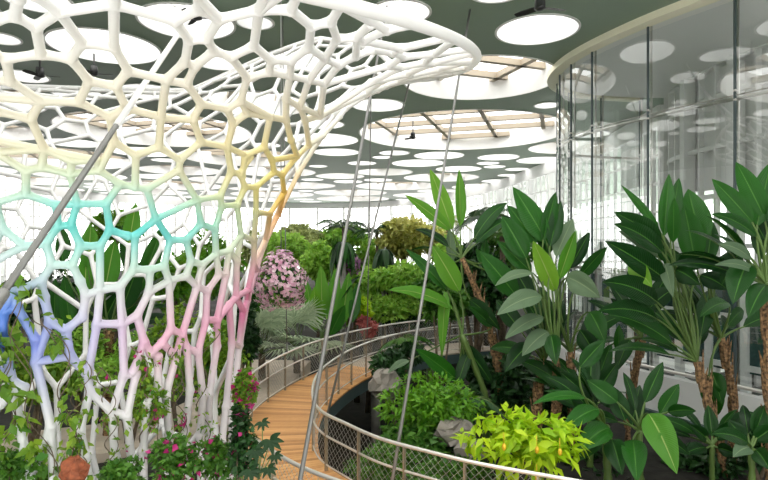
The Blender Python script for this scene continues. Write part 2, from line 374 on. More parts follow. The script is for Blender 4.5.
for z in LV[1:-1]:
    m.tube(np.c_[inn[::2], np.full(80, CAMZ+z-.06)], .05, 8); m.tube(np.c_[drum[::2], np.full(80, CAMZ+z)], .014, 6)
struct(m.build('trim_2', M['steel'], None, True))
m = MB()
for j in joints: p = at(drum, j); m.box((p[0], p[1], CAMZ+.75), .055, .055, 11.5)
struct(m.build('trim_6', M['joint'], None, False))
struct(strip(offset2(drum, -.05), CAMZ+CEIL-.22, CAMZ+CEIL+.02, 'trim_3', M['cream'], .42))
struct(strip(np.array([(-34, 26), (-31, 8), (-24, -6), (-10, -13), (8, -14), (20, -6), (22, 6), (21, 27)], float), 0, CAMZ+CEIL+.1, 'wall_light_block', M['plaster'], .3))  # unseen solid wall added to cut the light from behind the viewpoint
# white building behind the glass
ib = offset2(drum, 3.4); ib = ib[:120]
ibd = spline([(17.5, 9.5), (15, 13), (13.0, 16.5), (12.2, 19.5), (12.2, 23.5), (13.5, 26.5)], 80)
m = MB(); L = len(ibd)
for i in range(0, L, 4):
    p = ibd[i]; T = ibd[min(i+1, L-1)]-ibd[max(i-1, 0)]; a = math.atan2(T[1], T[0])
    m.box((p[0], p[1], CAMZ+.75), .34 if i % 12 == 0 else .10, .45 if i % 12 == 0 else .2, 11.6, a)
for z in (-3.2, -1.3, -.2, 1.6, 3.4, 5.2, 6.4): m.tube(np.c_[ibd, np.full(L, CAMZ+z)], .12, 4, sq=True)
m2 = offset2(ibd, -.25); struct(m.build('wall_right', M['white'], None, False))
struct(strip(offset2(ibd, -.3), CAMZ+1.9, CAMZ+6.6, 'wall_upper', M['panel'], -.2))
pl = MB(); sl = np.vstack([offset2(drum, -.3)[4:140], [(18, 25.5), (18, 12)]])
pl.add(np.vstack([np.c_[sl, np.full(len(sl), CAMZ-5.0)], np.c_[sl, np.full(len(sl), CAMZ-4.9)]]), [tuple(range(len(sl)-1, -1, -1)), tuple(range(len(sl), 2*len(sl)))]+[(i, i+1, len(sl)+i+1, len(sl)+i) for i in range(len(sl)-1)])
struct(pl.build('floor', M['white'], None, False))
sf = offset2(drum, -1.1)[10:125]
m = MB(); n = len(sf)
for i in range(0, n, 7):
    p = sf[i]; T = sf[min(i+1, n-1)]-sf[max(i-1, 0)]; a = math.atan2(T[1], T[0]); m.box((p[0], p[1], CAMZ-3.05), .2, .2, 3.9, a)
for z in (-1.15, -2.1, -3.45): m.tube(np.c_[sf, np.full(n, CAMZ+z)], .11, 4, sq=True)
struct(m.build('trim_4', M['white'], None, False))
struct(strip(sf, CAMZ-3.6, CAMZ-1.2, 'window_90', M['dglass'], -.03))
pr = offset2(drum, .35)[10:110]
struct(strip(pr, CAMZ-4.75, CAMZ-3.75, 'wall_low', M['white'], .25))
struct(strip(offset2(drum, .45)[10:110], CAMZ-7.5, CAMZ-4.75, 'wall_base', M['teal'], .3))
m = MB(); m.tube(np.c_[offset2(drum, .5)[10:110], np.full(100, CAMZ-3.6)], .05, 8); struct(m.build('trim_5', M['rail'], None))

# ================================================================ ground
def gz(x, y):
    z = -7.3
    r = 1/(1+math.exp(-(x-1.9-max(0, 11-y)*.5)*3)); z += 2.45*r*(1 if y < 26 else .9)
    l = 1/(1+math.exp((x+2.6)*3.0)); z += 2.2*l*(1-r)
    f = min(1, max(0, (y-20)/8)); z = z*(1-f)+(-5.2)*f
    return z+.10*math.sin(x*1.7)*math.cos(y*1.3)
m = MB(); xs = np.linspace(-45, 22, 135); ys = np.linspace(1, 100, 150)
V = [(x, y, CAMZ+gz(x, y)) for y in ys for x in xs]; nx = len(xs)
m.add(V, [(j*nx+i, j*nx+i+1, (j+1)*nx+i+1, (j+1)*nx+i) for j in range(len(ys)-1) for i in range(nx-1)]); struct(m.build('ground', M['soil']))
def G(x, y): return CAMZ+gz(x, y)
m = MB(); pp = spline([(-14, 11.8), (-9, 13.2), (-5.8, 14.9), (-4.6, 18), (-4.2, 23)], 50); a_, b_ = offset2(pp, 1.2), offset2(pp, -1.2)
V = np.vstack([np.c_[a_, np.full(50, CAMZ-4.93)], np.c_[b_, np.full(50, CAMZ-4.93)], np.c_[a_, np.full(50, CAMZ-5.4)], np.c_[b_, np.full(50, CAMZ-5.4)]])
m.add(V, [(i, i+1, 51+i, 50+i) for i in range(49)]+[(i, 100+i, 101+i, i+1) for i in range(49)]+[(50+i, 51+i, 151+i, 150+i) for i in range(49)]+[(0, 50, 150, 100), (49, 149, 199, 99)])
struct(m.build('path', M['paving'], None, False))

# ================================================================ skywalk
inner = spline([(4.6, 7.0), (2.51, 8.0), (1.47, 8.5), (.74, 8.98), (-.07, 9.6), (-.73, 10.4), (-1.23, 11.1), (-1.5, 11.9), (-1.66, 13.1), (-1.68, 14.3), (-1.5, 15.6), (-1.05, 17.3), (-.31, 19), (.7, 20.5), (2.3, 22.1), (4.6, 23.2)], 220)
if np.cross(inner[1]-inner[0], np.array([-1, -1]))[()] == 0: pass
side = 1.0
outer = offset2(inner, 1.7)
if np.hypot(*(outer[100]-np.array([3, 14]))) < np.hypot(*(inner[100]-np.array([3, 14]))): outer = offset2(inner, -1.7); side = -1.0
zd = CAMZ+DECK
sk = thing('skywalk', 'curving raised walkway decked in orange brown timber planks', 'walkway', (inner[100][0], inner[100][1], zd-.4))
il = offset2(inner, -.12*side); ol = offset2(inner, 1.78*side)
for nm, i0, i1, mm, g in (('planks', 0, 158, 'wood', .06), ('stone_slabs', 158, len(inner)-1, 'paving', .02)):
    m = MB()
    for i in range(i0, i1):
        a0, a1 = il[i]*(1-g)+il[i+1]*g, il[i]*g+il[i+1]*(1-g); b0, b1 = ol[i]*(1-g)+ol[i+1]*g, ol[i]*g+ol[i+1]*(1-g)
        V = [(*p, zz) for zz in (zd, zd-.05) for p in (a0, a1, b1, b0)]
        m.add(V, [(0, 3, 2, 1), (4, 5, 6, 7), (0, 1, 5, 4), (1, 2, 6, 5), (2, 3, 7, 6), (3, 0, 4, 7)], float(np.clip(RNG.normal(.68, .22), .05, 1)))
    m.build(nm, M[mm], sk, False)
for q in (offset2(inner, -.1*side), offset2(inner, 1.76*side)):
    m = MB(); n = len(q); q2 = offset2(q, .08)
    V = np.vstack([np.c_[q, np.full(n, zd-.02)], np.c_[q, np.full(n, zd-.42)], np.c_[q2, np.full(n, zd-.02)], np.c_[q2, np.full(n, zd-.42)]])
    m.add(V, [f for i in range(n-1) for f in ((i, i+1, n+i+1, n+i), (2*n+i, 3*n+i, 3*n+i+1, 2*n+i+1), (i, 2*n+i, 2*n+i+1, i+1), (n+i, n+i+1, 3*n+i+1, 3*n+i))]); m.build('edge_beam', M['teal'], sk, False)
for i in (30, 75, 118, 158, 195):
    p = (inner[i]+offset2(inner, 1.9*side)[i])/2 if i != 158 else offset2(inner, .25*side)[i]
    m = MB(); m.tube([(p[0], p[1], zd-.06), (p[0], p[1], G(*p)-.1)], .16, 12); m.build('column', M['concrete'], sk)
def railing(path, label, mesh=True):
    t = thing('railing', label, 'railing', (path[0][0], path[0][1], zd)); n = len(path)
    for nm, z, r in (('top_rail', 1.1, .032), ('mid_rail', .68, .022), ('bottom_rail', .12, .016)):
        m = MB(); m.tube(np.c_[path, np.full(n, zd+z)], r, 8); m.build(nm, M['rail'], t)
    for i in range(4, n, 11):
        T = path[min(i+1, n-1)]-path[i-1]; m = MB(); m.box((path[i][0], path[i][1], zd+.45), .06, .03, 1.25, math.atan2(T[1], T[0])+math.pi/2); m.build('post', M['bronze'], t, False)
    if mesh:
        m = MB(); s = np.r_[0, np.cumsum(np.linalg.norm(np.diff(path, axis=0), axis=1))]; step = .14; hh = .98; k = 0
        for s0 in np.arange(-hh, s[-1], step):
            for dr in (1, -1):
                ss = np.array([s0, s0+hh]); zz = np.array([.12, 1.1]) if dr > 0 else np.array([1.1, .12])
                u = np.linspace(max(ss[0], 0), min(ss[1], s[-1]), 6); z = np.interp(u, ss, zz)
                m.tube(np.c_[np.interp(u, s, path[:, 0]), np.interp(u, s, path[:, 1]), zd+z], .0034, 3, False)
        m.build('wire_mesh', M['mesh'], t)
railing(inner, 'stainless railing with wire mesh along the inner right side of the timber walkway')
railing(offset2(inner, 1.68*side), 'stainless railing with wire mesh along the outer left side of the timber walkway')
def rod(a, b, r, label, name='suspension_rod', mt='rod'):
    m = MB(); a, b = np.array(a), np.array(b); m.tube(np.linspace(a, b, 4), r, 10)
    u = nrm(b-a); m.tube([a, a+u*.02, a+u*.22, a+u*.24], [r*1.2, r*1.7, r*1.7, r], 10)
    o = m.build(name, M[mt]); return tag(o, label, 'rod')
rod(P(295, 508, 7.45), P(387, 6, 15.6), .034, 'thickest steel rod, slanting in front of the timber deck')
rod(P(325, 424, 13.6), P(415.5, 57, 19.9), .030, 'slanting steel rod ending at the inner edge beam of the walkway')
rod(P(388, 506, 8.9), P(470, 10, 15.8), .031, 'slanting steel rod crossing in front of the mesh railing and paddle leaves')
rod(P(367, 352, 21.5), P(371.5, 73, 21.8), .022, 'thin upright rod between the two slanting rods at the centre')
o = rod(P(-14, 318, 3.5), P(252, -75, 11.55), .025, 'grey steel rod leaning through the lattice at the left edge, brightly lit above')
a, b = P(-14, 318, 3.5), P(252, -75, 11.55); m = MB(); m.tube([a+(b-a)*.225, a+(b-a)*.999], .031, 10); m.build('lit_span', M['white'], o)  # upper rod recoloured white: its brighter light is put into the colour

# ================================================================ lattice sculpture: a funnel of round tubes
AX, AY = -4.62, 8.8
ZT = np.array([-5.2, -3.0, -1.8, -.9, 0, .6, 1.2, 1.78, 2.2, 2.45, 2.62, 2.75, 2.9])
RT = np.array([2.15, 2.2, 2.27, 2.42, 2.70, 3.0, 3.32, 3.74, 4.2, 4.66, 5.2, 6.0, 7.4])
def lean(z, dx, dy):      # the flare tips up away from the viewpoint
    t = min(1, max(0, z/2.2)); e = max(dy-2.4, 0); return t*t*(3-2*t)*(.2*dy+min(1, max(0, (dx+.5)/3.5))*(.30*e*e if e < 1.6 else .768+.4*(e-1.6)))
def Fimp(p):
    dy = p[1]-AY; z = p[2]-CAMZ; zt = z-lean(z, p[0]-AX, dy)
    return math.hypot(p[0]-AX, dy)-np.interp(zt, ZT, RT)
RIMZ = 2.75
def surf(th, zt):
    R = np.interp(zt, ZT, RT); dy = R*math.sin(th); z = zt
    for _ in range(60): z = .5*z+.5*(zt+lean(z, R*math.cos(th), dy))
    return np.array([AX+R*math.cos(th), AY+dy, CAMZ+z])
def hit(px, py, smin=2.0):
    best = None; prev = None
    for d in np.arange(smin, 12, .04):
        f = Fimp(P(px, py, d))
        if best is None or f < best[0]: best = (f, d)
        if f < 0:
            if prev is None: return P(px, py, d)
            lo, hi = d-.04, d
            for _ in range(12):
                mid = (lo+hi)/2
                if Fimp(P(px, py, mid)) < 0: hi = mid
                else: lo = mid
            return P(px, py, lo)
        prev = f
    # just outside the outline: take the closest point of the surface
    p = P(px, py, best[1]); th = math.atan2(p[1]-AY, p[0]-AX); z = p[2]-CAMZ; return surf(th, min(RIMZ-.04, z-lean(z, p[0]-AX, p[1]-AY)))
# chains of node pixels read off the photograph's near side of the lattice
CH = """20,-12 18,-2 15,16 36,27 59,12 34,-6|15,16 -4,19|59,12 114,4 175,21 199,9 198,-8|114,4 117,-10|59,12 82,43 114,47 114,4|36,27 41,54 6,59 -5,54|41,54 71,59 82,43
6,59 10,81 41,101 79,102 89,81 71,59|10,81 -5,80|89,81 116,86 128,71 114,47|79,102 110,117 126,108 116,86|41,101 31,119 -4,111|126,108 161,117 166,80 128,71
175,21 189,40 207,39 219,19 199,9|207,39 214,51 195,66 185,62 189,40|185,62 166,80 187,84 195,66|187,84 201,104 193,120 161,117|214,51 231,57 247,78 241,101 227,109 201,104
231,57 254,46 259,10 219,19|259,10 266,-8|259,10 291,10 298,-6|254,46 271,60 269,72 249,79|247,78 249,79|227,109 233,124 227,147 201,142 193,120|233,124 247,113 241,101
31,119 44,149 -5,152|44,149 72,161 70,174 42,167 44,149|42,167 26,171 -4,153|72,161 96,160 99,170 70,174|110,117 114,142 99,170|114,142 136,155 159,147 161,117
99,170 120,184 106,204 77,204 70,174|26,171 26,194 -5,203|26,194 56,205 77,204|77,204 71,225 58,226 56,205|106,204 110,230 128,236 135,236 156,219 147,189 135,187 120,184|135,187 136,155
159,147 180,160 201,142|180,160 179,170 147,189|179,170 197,200 156,219|197,200 220,196 231,172 227,147|231,172 240,174 250,157 227,147|220,196 222,206 237,205 245,187 240,174
197,200 201,224 215,229 222,206|-4,206 3,229 24,246 46,244 58,226|3,229 -5,240|71,225 81,246 100,246 110,230|46,244 52,265 72,265 81,246|72,265 80,281 86,295 100,290 100,246
100,290 120,287 134,269 135,236|52,265 41,281 44,297 50,322 66,330 82,317 86,295|120,287 122,324 97,324 100,290|66,330 70,356 36,362 50,322|-4,288 4,312 15,292 41,281|15,292 17,307 36,340 36,362
4,312 3,340 15,392 29,480 33,530|15,392 0,404 -6,410|15,392 24,388|17,307 4,312|36,362 51,427 54,482 56,530|70,356 88,375 97,324|88,375 90,391 112,412 124,375 122,324
90,391 80,430 85,457 89,480 92,530|112,412 115,457 108,490 106,530|112,412 127,416 136,374 124,375|127,416 133,477 135,530|115,457 124,480
156,219 170,240 186,240 201,224|170,240 164,266 150,270 134,269|150,270 149,292 169,281 164,266|186,240 191,261 202,265 216,254 215,229|191,261 186,276 169,281|186,276 197,286 202,265|197,286 207,291 219,275 216,254
149,292 137,316 122,324|137,316 144,342 133,372 136,374|169,281 171,329 162,343 151,353 144,342|151,353 158,357 158,387 147,404 143,451 144,490 145,530|171,329 182,335 197,286|182,335 187,349 190,390 185,436 186,530
162,343 176,356 182,335|176,356 166,395 169,436 170,530|207,291 206,320 198,352 187,349|198,352 203,395 200,435 202,530|219,275 226,274 229,251 216,254|226,274 217,320 206,320|217,320 217,346 209,395 209,430 210,530
229,251 237,260 236,297 229,305 217,320|229,305 232,343 226,407 222,442 222,530|236,297 243,310 239,346 232,343|239,346 232,422 232,530|237,260 241,235 237,205|241,235 229,251
245,187 256,187 274,172 272,160 264,147 245,156 242,177 240,174|245,156 250,157|264,147 270,117 247,113|270,117 286,120 291,140 297,156 272,160|249,79 242,103 270,117
291,10 311,26 331,22 341,5|311,26 309,47 291,61 271,60|309,47 325,59 337,39 331,22|337,39 357,37 371,24|357,37 356,56 339,65 325,59|291,61 290,76 269,72|290,76 309,80 325,59
309,80 324,84 339,65|290,76 286,99 300,107 309,80|286,99 286,120|300,107 320,116 324,84|297,156 309,145 305,120 300,107|305,120 320,116|356,56 372,50
274,172 282,175 297,156|282,175 284,192 270,214 256,212 256,187|256,212 254,240 241,235|270,214 266,240 254,262 254,240|284,192 281,214 266,240|254,262 248,290 236,297|254,262 262,270 252,300 243,310
256,300 247,345 239,346|262,270 268,245 281,214|248,290 256,300 262,270"""
nodes = []; ned = []
def nid(x, y):
    for i, q in enumerate(nodes):
        if abs(q[0]-x) < 2.6 and abs(q[1]-y) < 2.6: return i
    nodes.append((x, y)); return len(nodes)-1
for ln in CH.split('\n'):
    for ch in ln.split('|'):
        ids = [nid(*map(float, t.split(','))) for t in ch.split()]
        for a, b in zip(ids[:-1], ids[1:]):
            if a != b and (min(a, b), max(a, b)) not in ned: ned.append((min(a, b), max(a, b)))
ned = set(ned); NP = [hit(*q) for q in nodes]
# the rest of the funnel: relaxed random cells on the unrolled surface
zz = np.linspace(-5.2, RIMZ, 700); rz = np.interp(zz, ZT, RT)
ds = np.hypot(np.gradient(zz), np.gradient(rz)); stretch = np.interp(zz, [-5.2, -1.5, -.3, .5], [.30, .36, .75, 1.0])
ww = np.cumsum(ds/rz*stretch); ww -= ww[0]; Wm = ww[-1]
def w2z(v): return np.interp(v, ww, zz)
seeds = []; rs = random.Random(3)
cell = .50
for _ in range(26000):
    zq = w2z(rs.uniform(0, Wm)); th = rs.uniform(-math.pi, math.pi); v = np.interp(zq, zz, ww); R = np.interp(zq, ZT, RT)
    cc = cell/R
    ok = True
    for s in seeds:
        dth = abs(s[0]-th); dth = min(dth, 2*math.pi-dth)
        if dth*dth+(s[1]-v)**2 < (cc*.98)**2: ok = False; break
    if ok: seeds.append((th, v, cc))
S = np.array([(s[0]+k*2*math.pi, s[1]) for k in (-1, 0, 1) for s in seeds]); ns = len(seeds)
def clip(poly, n, c):
    out = []
    for i in range(len(poly)):
        a, b = poly[i], poly[(i+1) % len(poly)]; da, db = a[0]*n[0]+a[1]*n[1]-c, b[0]*n[0]+b[1]*n[1]-c
        if da <= 0: out.append(a)
        if da*db < 0: t = da/(da-db); out.append((a[0]+t*(b[0]-a[0]), a[1]+t*(b[1]-a[1])))
    return out
vid = {}; vv = []; ved = set()
def vkey(p):
    th = (p[0]+math.pi) % (2*math.pi)-math.pi; k = (round(th*90), round(p[1]*90))
    for a in (-1, 0, 1):
        for b in (-1, 0, 1):
            if (k[0]+a, k[1]+b) in vid: return vid[(k[0]+a, k[1]+b)]
    vid[k] = len(vv); vv.append((th, p[1])); return vid[k]
for i in range(ns, 2*ns):
    s = S[i]; d2 = ((S-s)**2).sum(1); nb = np.argsort(d2)[1:22]
    poly = [(s[0]-1, s[1]-1), (s[0]+1, s[1]-1), (s[0]+1, s[1]+1), (s[0]-1, s[1]+1)]
    poly = clip(poly, (0, 1), Wm); poly = clip(poly, (0, -1), 0)
    for j in nb:
        n = S[j]-s; c = (S[j]@S[j]-s@s)/2; poly = clip(poly, n, c)
        if not poly: break
    ids = [vkey(p) for p in poly]
    for a, b in zip(ids, ids[1:]+ids[:1]):
        if a != b and not (vv[a][1] > Wm-.004 and vv[b][1] > Wm-.004) and not (vv[a][1] < .004 and vv[b][1] < .004): ved.add((min(a, b), max(a, b)))
VP = [surf(t, float(w2z(v))) for t, v in vv]
def traced_zone(p):
    if p[1] < 1.5: return False
    x, y = pix(p)
    if x < -6 or y < -8 or y > 500: return False
    th = math.degrees(math.atan2(p[1]-AY, p[0]-AX))
    if x > 362 or (x > 340 and y < 22): return False
    d = p[1]; h_ = None
    for q in np.arange(2.0, d-.25, .06):
        if Fimp(P(x, y, q)) < 0: return False
    return True
front = [traced_zone(p) for p in VP]
ALLP = list(NP)+[None]*len(VP); off = len(NP); edges = set(ned); used_pair = set()
NA = np.array(NP)
deg = np.zeros(len(NP), int)
for a, b in ned: deg[a] += 1; deg[b] += 1
for a, b in ved:
    fa, fb = front[a], front[b]
    if fa and fb: continue
    if not fa and not fb: edges.add((off+a, off+b)); ALLP[off+a] = VP[a]; ALLP[off+b] = VP[b]; continue
    if fa: a, b = b, a
    ALLP[off+a] = VP[a]; dist = np.linalg.norm(NA-VP[b], axis=1)+(deg >= 3)*.25; k = int(np.argmin(dist))
    if np.linalg.norm(NA[k]-VP[a]) < 1.3: edges.add((k, off+a)); deg[k] += 1
CT = {  # paint holds coloured light put into the tube colour, by height (relative to the eye) for three directions round the funnel
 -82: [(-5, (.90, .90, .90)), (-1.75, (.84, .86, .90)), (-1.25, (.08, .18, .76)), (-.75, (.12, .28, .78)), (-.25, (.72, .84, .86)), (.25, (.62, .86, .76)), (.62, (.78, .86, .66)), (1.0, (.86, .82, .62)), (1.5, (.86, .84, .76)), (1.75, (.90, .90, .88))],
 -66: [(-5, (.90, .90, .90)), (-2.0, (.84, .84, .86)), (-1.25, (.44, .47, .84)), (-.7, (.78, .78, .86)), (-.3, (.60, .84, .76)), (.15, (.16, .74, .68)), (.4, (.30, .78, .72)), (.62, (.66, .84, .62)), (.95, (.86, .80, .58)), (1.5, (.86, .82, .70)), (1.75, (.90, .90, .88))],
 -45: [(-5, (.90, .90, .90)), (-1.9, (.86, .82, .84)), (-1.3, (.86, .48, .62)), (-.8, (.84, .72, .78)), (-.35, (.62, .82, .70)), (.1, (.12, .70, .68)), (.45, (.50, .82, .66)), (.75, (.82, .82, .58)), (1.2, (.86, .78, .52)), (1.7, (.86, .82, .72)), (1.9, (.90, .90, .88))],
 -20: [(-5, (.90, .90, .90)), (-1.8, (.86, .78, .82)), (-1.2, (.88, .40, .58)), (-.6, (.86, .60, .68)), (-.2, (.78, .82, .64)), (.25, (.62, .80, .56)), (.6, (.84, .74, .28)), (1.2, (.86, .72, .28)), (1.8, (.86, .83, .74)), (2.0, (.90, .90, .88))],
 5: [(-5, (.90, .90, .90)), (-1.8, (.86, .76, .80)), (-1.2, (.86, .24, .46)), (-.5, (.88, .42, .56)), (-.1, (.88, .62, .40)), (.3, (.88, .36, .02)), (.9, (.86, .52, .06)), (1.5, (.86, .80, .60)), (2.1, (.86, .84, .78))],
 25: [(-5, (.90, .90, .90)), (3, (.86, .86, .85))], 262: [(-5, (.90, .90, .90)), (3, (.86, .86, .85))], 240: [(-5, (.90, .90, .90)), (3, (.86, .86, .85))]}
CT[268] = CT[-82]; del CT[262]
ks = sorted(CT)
def light_tint(V):
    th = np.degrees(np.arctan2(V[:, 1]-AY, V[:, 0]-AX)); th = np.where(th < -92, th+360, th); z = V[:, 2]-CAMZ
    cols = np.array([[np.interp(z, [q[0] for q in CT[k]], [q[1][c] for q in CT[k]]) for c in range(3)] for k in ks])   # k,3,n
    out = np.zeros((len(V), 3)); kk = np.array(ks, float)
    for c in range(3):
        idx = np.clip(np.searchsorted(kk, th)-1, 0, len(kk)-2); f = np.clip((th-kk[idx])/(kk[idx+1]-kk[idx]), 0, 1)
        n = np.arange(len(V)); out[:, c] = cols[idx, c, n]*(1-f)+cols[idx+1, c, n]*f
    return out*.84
ls = thing('lattice_sculpture', 'tall white funnel of honeycomb tubes with a rainbow band of coloured light and flaring rim', 'sculpture', (AX, AY, CAMZ-5.2))
m = MB(); seen = set()
for a, b in edges:
    pa, pb = ALLP[a], ALLP[b]; L = np.linalg.norm(pb-pa)
    if L < .02: continue
    za = (pa[2]+pb[2])/2-CAMZ; r = float(np.interp(za, [-4, -1, 0.5, 2.5], [.056, .050, .039, .045]))
    if za < -4.9: continue
    fl = min(.45, .09/L)
    t = np.array([0, fl*.5, fl, 1-fl, 1-fl*.5, 1]); fr = np.array([1.32, 1.12, 1.0, 1.0, 1.12, 1.32])
    m.tube(pa+(pb-pa)*t[:, None], r*fr, 8, False, colf=light_tint); seen.add(a); seen.add(b)
for a in seen:
    p = ALLP[a]; r = float(np.interp(p[2]-CAMZ, [-4, -1, 0.5, 2.5], [.056, .050, .039, .045])); m.ball(p, r*1.32, seg=8, rings=6, colf=light_tint)
m.build('lattice', M['light_tint'], ls)
m = MB(); rim = [surf(t, RIMZ) for t in np.linspace(0, 2*math.pi, 140)]
m.tube(rim, .064, 12, False, colf=light_tint); m.build('rim', M['light_tint'], ls)
# ================================================================ plants
CAMP = np.array([0, 0, CAMZ])
def paddle(mb, base, tip, width, roll=0.0, sag=.12, fold=.22, tint=.5, n=11, mi=0, face=None, split=0.0):
    base, tip = np.asarray(base, float), np.asarray(tip, float); L = np.linalg.norm(tip-base); ax = nrm(tip-base)
    toc = nrm(CAMP-(base+tip)/2) if face is None else nrm(face)
    n0 = nrm(toc-ax*np.dot(toc, ax)); s0 = np.cross(ax, n0); c, s_ = math.cos(roll), math.sin(roll)
    nn = n0*c+s0*s_
    ctrl = (base+tip)/2+np.array([0, 0, 1.])*sag*L*1.0+nn*sag*.3*L
    t = np.linspace(0, 1, n); Q = ((1-t)**2)[:, None]*base+(2*t*(1-t))[:, None]*ctrl+(t**2)[:, None]*tip
    T = np.gradient(Q, axis=0); T /= np.linalg.norm(T, axis=1)[:, None]
    wv = np.sin(math.pi*np.clip(t, 0, 1)**.74)**.78*width/2*1.06; wv[0] = width*.07; wv[-1] = .004
    js = np.array([-1, -.66, -.33, 0, .33, .66, 1.]); V = []; U = []
    ph = random.uniform(0, 6); fq = random.uniform(9, 15)
    for i in range(n):
        sd = nrm(np.cross(T[i], nn)); nr = np.cross(sd, T[i])
        for j in js:
            h = fold*wv[i]*(1.5*abs(j)-.9*j*j)+.05*wv[i]*abs(j)*math.sin(fq*t[i]+ph+(1.7 if j > 0 else 0))
            V.append(Q[i]+sd*wv[i]*j+nr*h); U.append((.5+.5*j, t[i]))
    k = len(js); Fs = [(i*k+j, i*k+j+1, (i+1)*k+j+1, (i+1)*k+j) for i in range(n-1) for j in range(k-1)]
    mb.add(V, Fs, tint, U, mi)
    # raised midrib on the underside
    mb.tube(Q[:-1]-nn*.012, np.linspace(.012, .003, n-1)*min(1.6, max(.5, L)), 5, False, tint=.6, mi=1)
def leafobj(root, crown, base, tip, width, roll=0., sag=.12, fold=.22, tint=.5, mt='pad', face=None, stalk=.02):
    mb = MB(); crown, base, tip = map(lambda q: np.asarray(q, float), (crown, base, tip))
    paddle(mb, base, tip, width, roll, sag, fold, tint, face=face)
    mid = (crown+base)/2; d = nrm(base-tip); L = np.linalg.norm(base-crown); c2 = base+d*L*.55; c2 = (c2+mid)/2
    t = np.linspace(0, 1, 7)[:, None]; Q = (1-t)**2*crown+2*t*(1-t)*c2+t*t*base
    if L > .05: mb.tube(Q, np.linspace(stalk*1.5, stalk*.8, 7), 6, False, tint=.4, mi=1)
    return mb.build('leaf', [M[mt], M['stalk']], root)
def stem(root, pts, r0, r1, mt='trunk', name='trunk', fib=0):
    m = MB(); Q = spline(pts, 16); r = np.linspace(r0, r1, 16)*(1+.12*np.sin(np.arange(16)*2.1)); m.tube(Q, r, 10)
    for _ in range(fib):       # dry leaf bases
        k = random.randrange(3, 15); a = random.uniform(0, 6.28); u = np.array([math.cos(a), math.sin(a), 0]); b = Q[k]+u*r[k]*.7
        e = b+u*random.uniform(.02, .10)+np.array([0, 0, random.uniform(.18, .45)]); m.tube([b-[0, 0, .12], b+u*.03, e], [.035, .03, .006], 5, False)
    return m.build(name, M[mt], root)
def paddle_plant(name, label, cat, d, base, trunks, leaves, group=None, rnd=0, fillmt='pad', rl=(1.0, 1.5), spread=1.0):
    """leaves: (crown index, bx, by, tx, ty, width px, roll deg, material, tint, depth offset of tip)"""
    bx, by, bd = base; b0 = P(bx, by, bd); b0[2] = G(b0[0], b0[1]); t = thing(name, label, cat, b0, group); crowns = []
    for tr in trunks:
        pts = [P(*q) for q in tr[0]]; root = pts[0].copy(); root[2] = min(root[2], G(root[0], root[1])-.05)
        if root[2] < pts[0][2]-.08: pts = [root]+pts
        stem(t, pts, tr[1], tr[2], tr[3] if len(tr) > 3 else 'trunk', 'trunk', 40 if len(tr) < 4 else 0); crowns.append(pts[-1])
    for lf in leaves:
        ci, lx, ly, tx, ty, wp, roll, mt, tint, dz = lf; d0 = d+random.uniform(-.15, .15)+.3*dz; d1 = d0+dz
        w_ = wp*d/F*.97/max(.35, math.cos(math.radians(roll)))
        bs, tp = P(lx, ly, d0), P(tx, ty, d1); sag = .04 if tp[2] > bs[2]+.4*np.linalg.norm(tp-bs) else .13
        leafobj(t, crowns[ci], bs, tp, w_, math.radians(roll), sag, random.uniform(.25, .5), tint, mt)
    for _ in range(rnd):       # leaves behind the ones the photo shows clearly
        c = random.choice(crowns); a = random.uniform(0, 2*math.pi); el = random.uniform(.15, 1.2); u = np.array([math.cos(a)*math.cos(el), abs(math.sin(a))*math.cos(el)*.9+.1, math.sin(el)])
        L = random.uniform(*rl); bs = c+u*L*.45*spread; tp = bs+nrm(u+np.array([0, 0, -.25]))*L
        leafobj(t, c, bs, tp, L*.27, random.uniform(-.7, .7), .16, .3, random.uniform(0, .5), fillmt, face=(random.uniform(-.4, .4), -.5, 1))
    return t
# -- upright palm-like paddle plants on the right
A_ = 'pad'; Y_ = 'padbright'; Q_ = 'padpale'
paddle_plant('traveller_palm', 'tallest paddle leaved plant, with brown leaning trunk, left of the other big paddle plants', 'plant', 14.5, (487, 400, 14.5),
 [([(500, 385, 14.5), (488, 322, 14.5), (474, 285, 14.5), (462, 258, 14.5)], .09, .07), ([(486, 400, 14.3), (472, 360, 14.3), (462, 335, 14.3)], .10, .07, 'stalk')],
 [(0, 450, 230, 405, 195, 12, 20, Y_, .3, -.3), (0, 452, 229, 430, 169, 16, 10, Y_, .5, .2), (0, 460, 226, 459, 169, 11, 35, Y_, .2, .3),
  (1, 459, 291, 432, 245, 20, 10, Y_, .35, 0), (1, 447, 290, 406, 249, 12, 30, A_, .7, .3), (1, 452, 308, 388, 290, 12, 40, Y_, .2, -.4), (1, 446, 292, 442, 357, 11, 20, Y_, .25, -.3),
  (0, 452, 262, 449, 229, 10, 20, Q_, .6, .3), (0, 491, 270, 476, 249, 12, 10, A_, .8, .2), (0, 483, 262, 486, 238, 9, 40, A_, .6, .3), (1, 492, 326, 469, 306, 12, 20, A_, .5, -.2),
  (1, 457, 380, 416, 349, 16, 10, A_, .9, -.3), (1, 453, 383, 433, 415, 8, 50, Q_, .7, -.3), (1, 409, 361, 388, 373, 7, 40, Q_, .3, -.2), (1, 462, 345, 493, 385, 16, 20, A_, .1, -.3), (0, 470, 300, 500, 330, 14, 10, A_, .2, -.2),
  (1, 470, 350, 455, 395, 12, 10, A_, .2, -.3)], rnd=5)
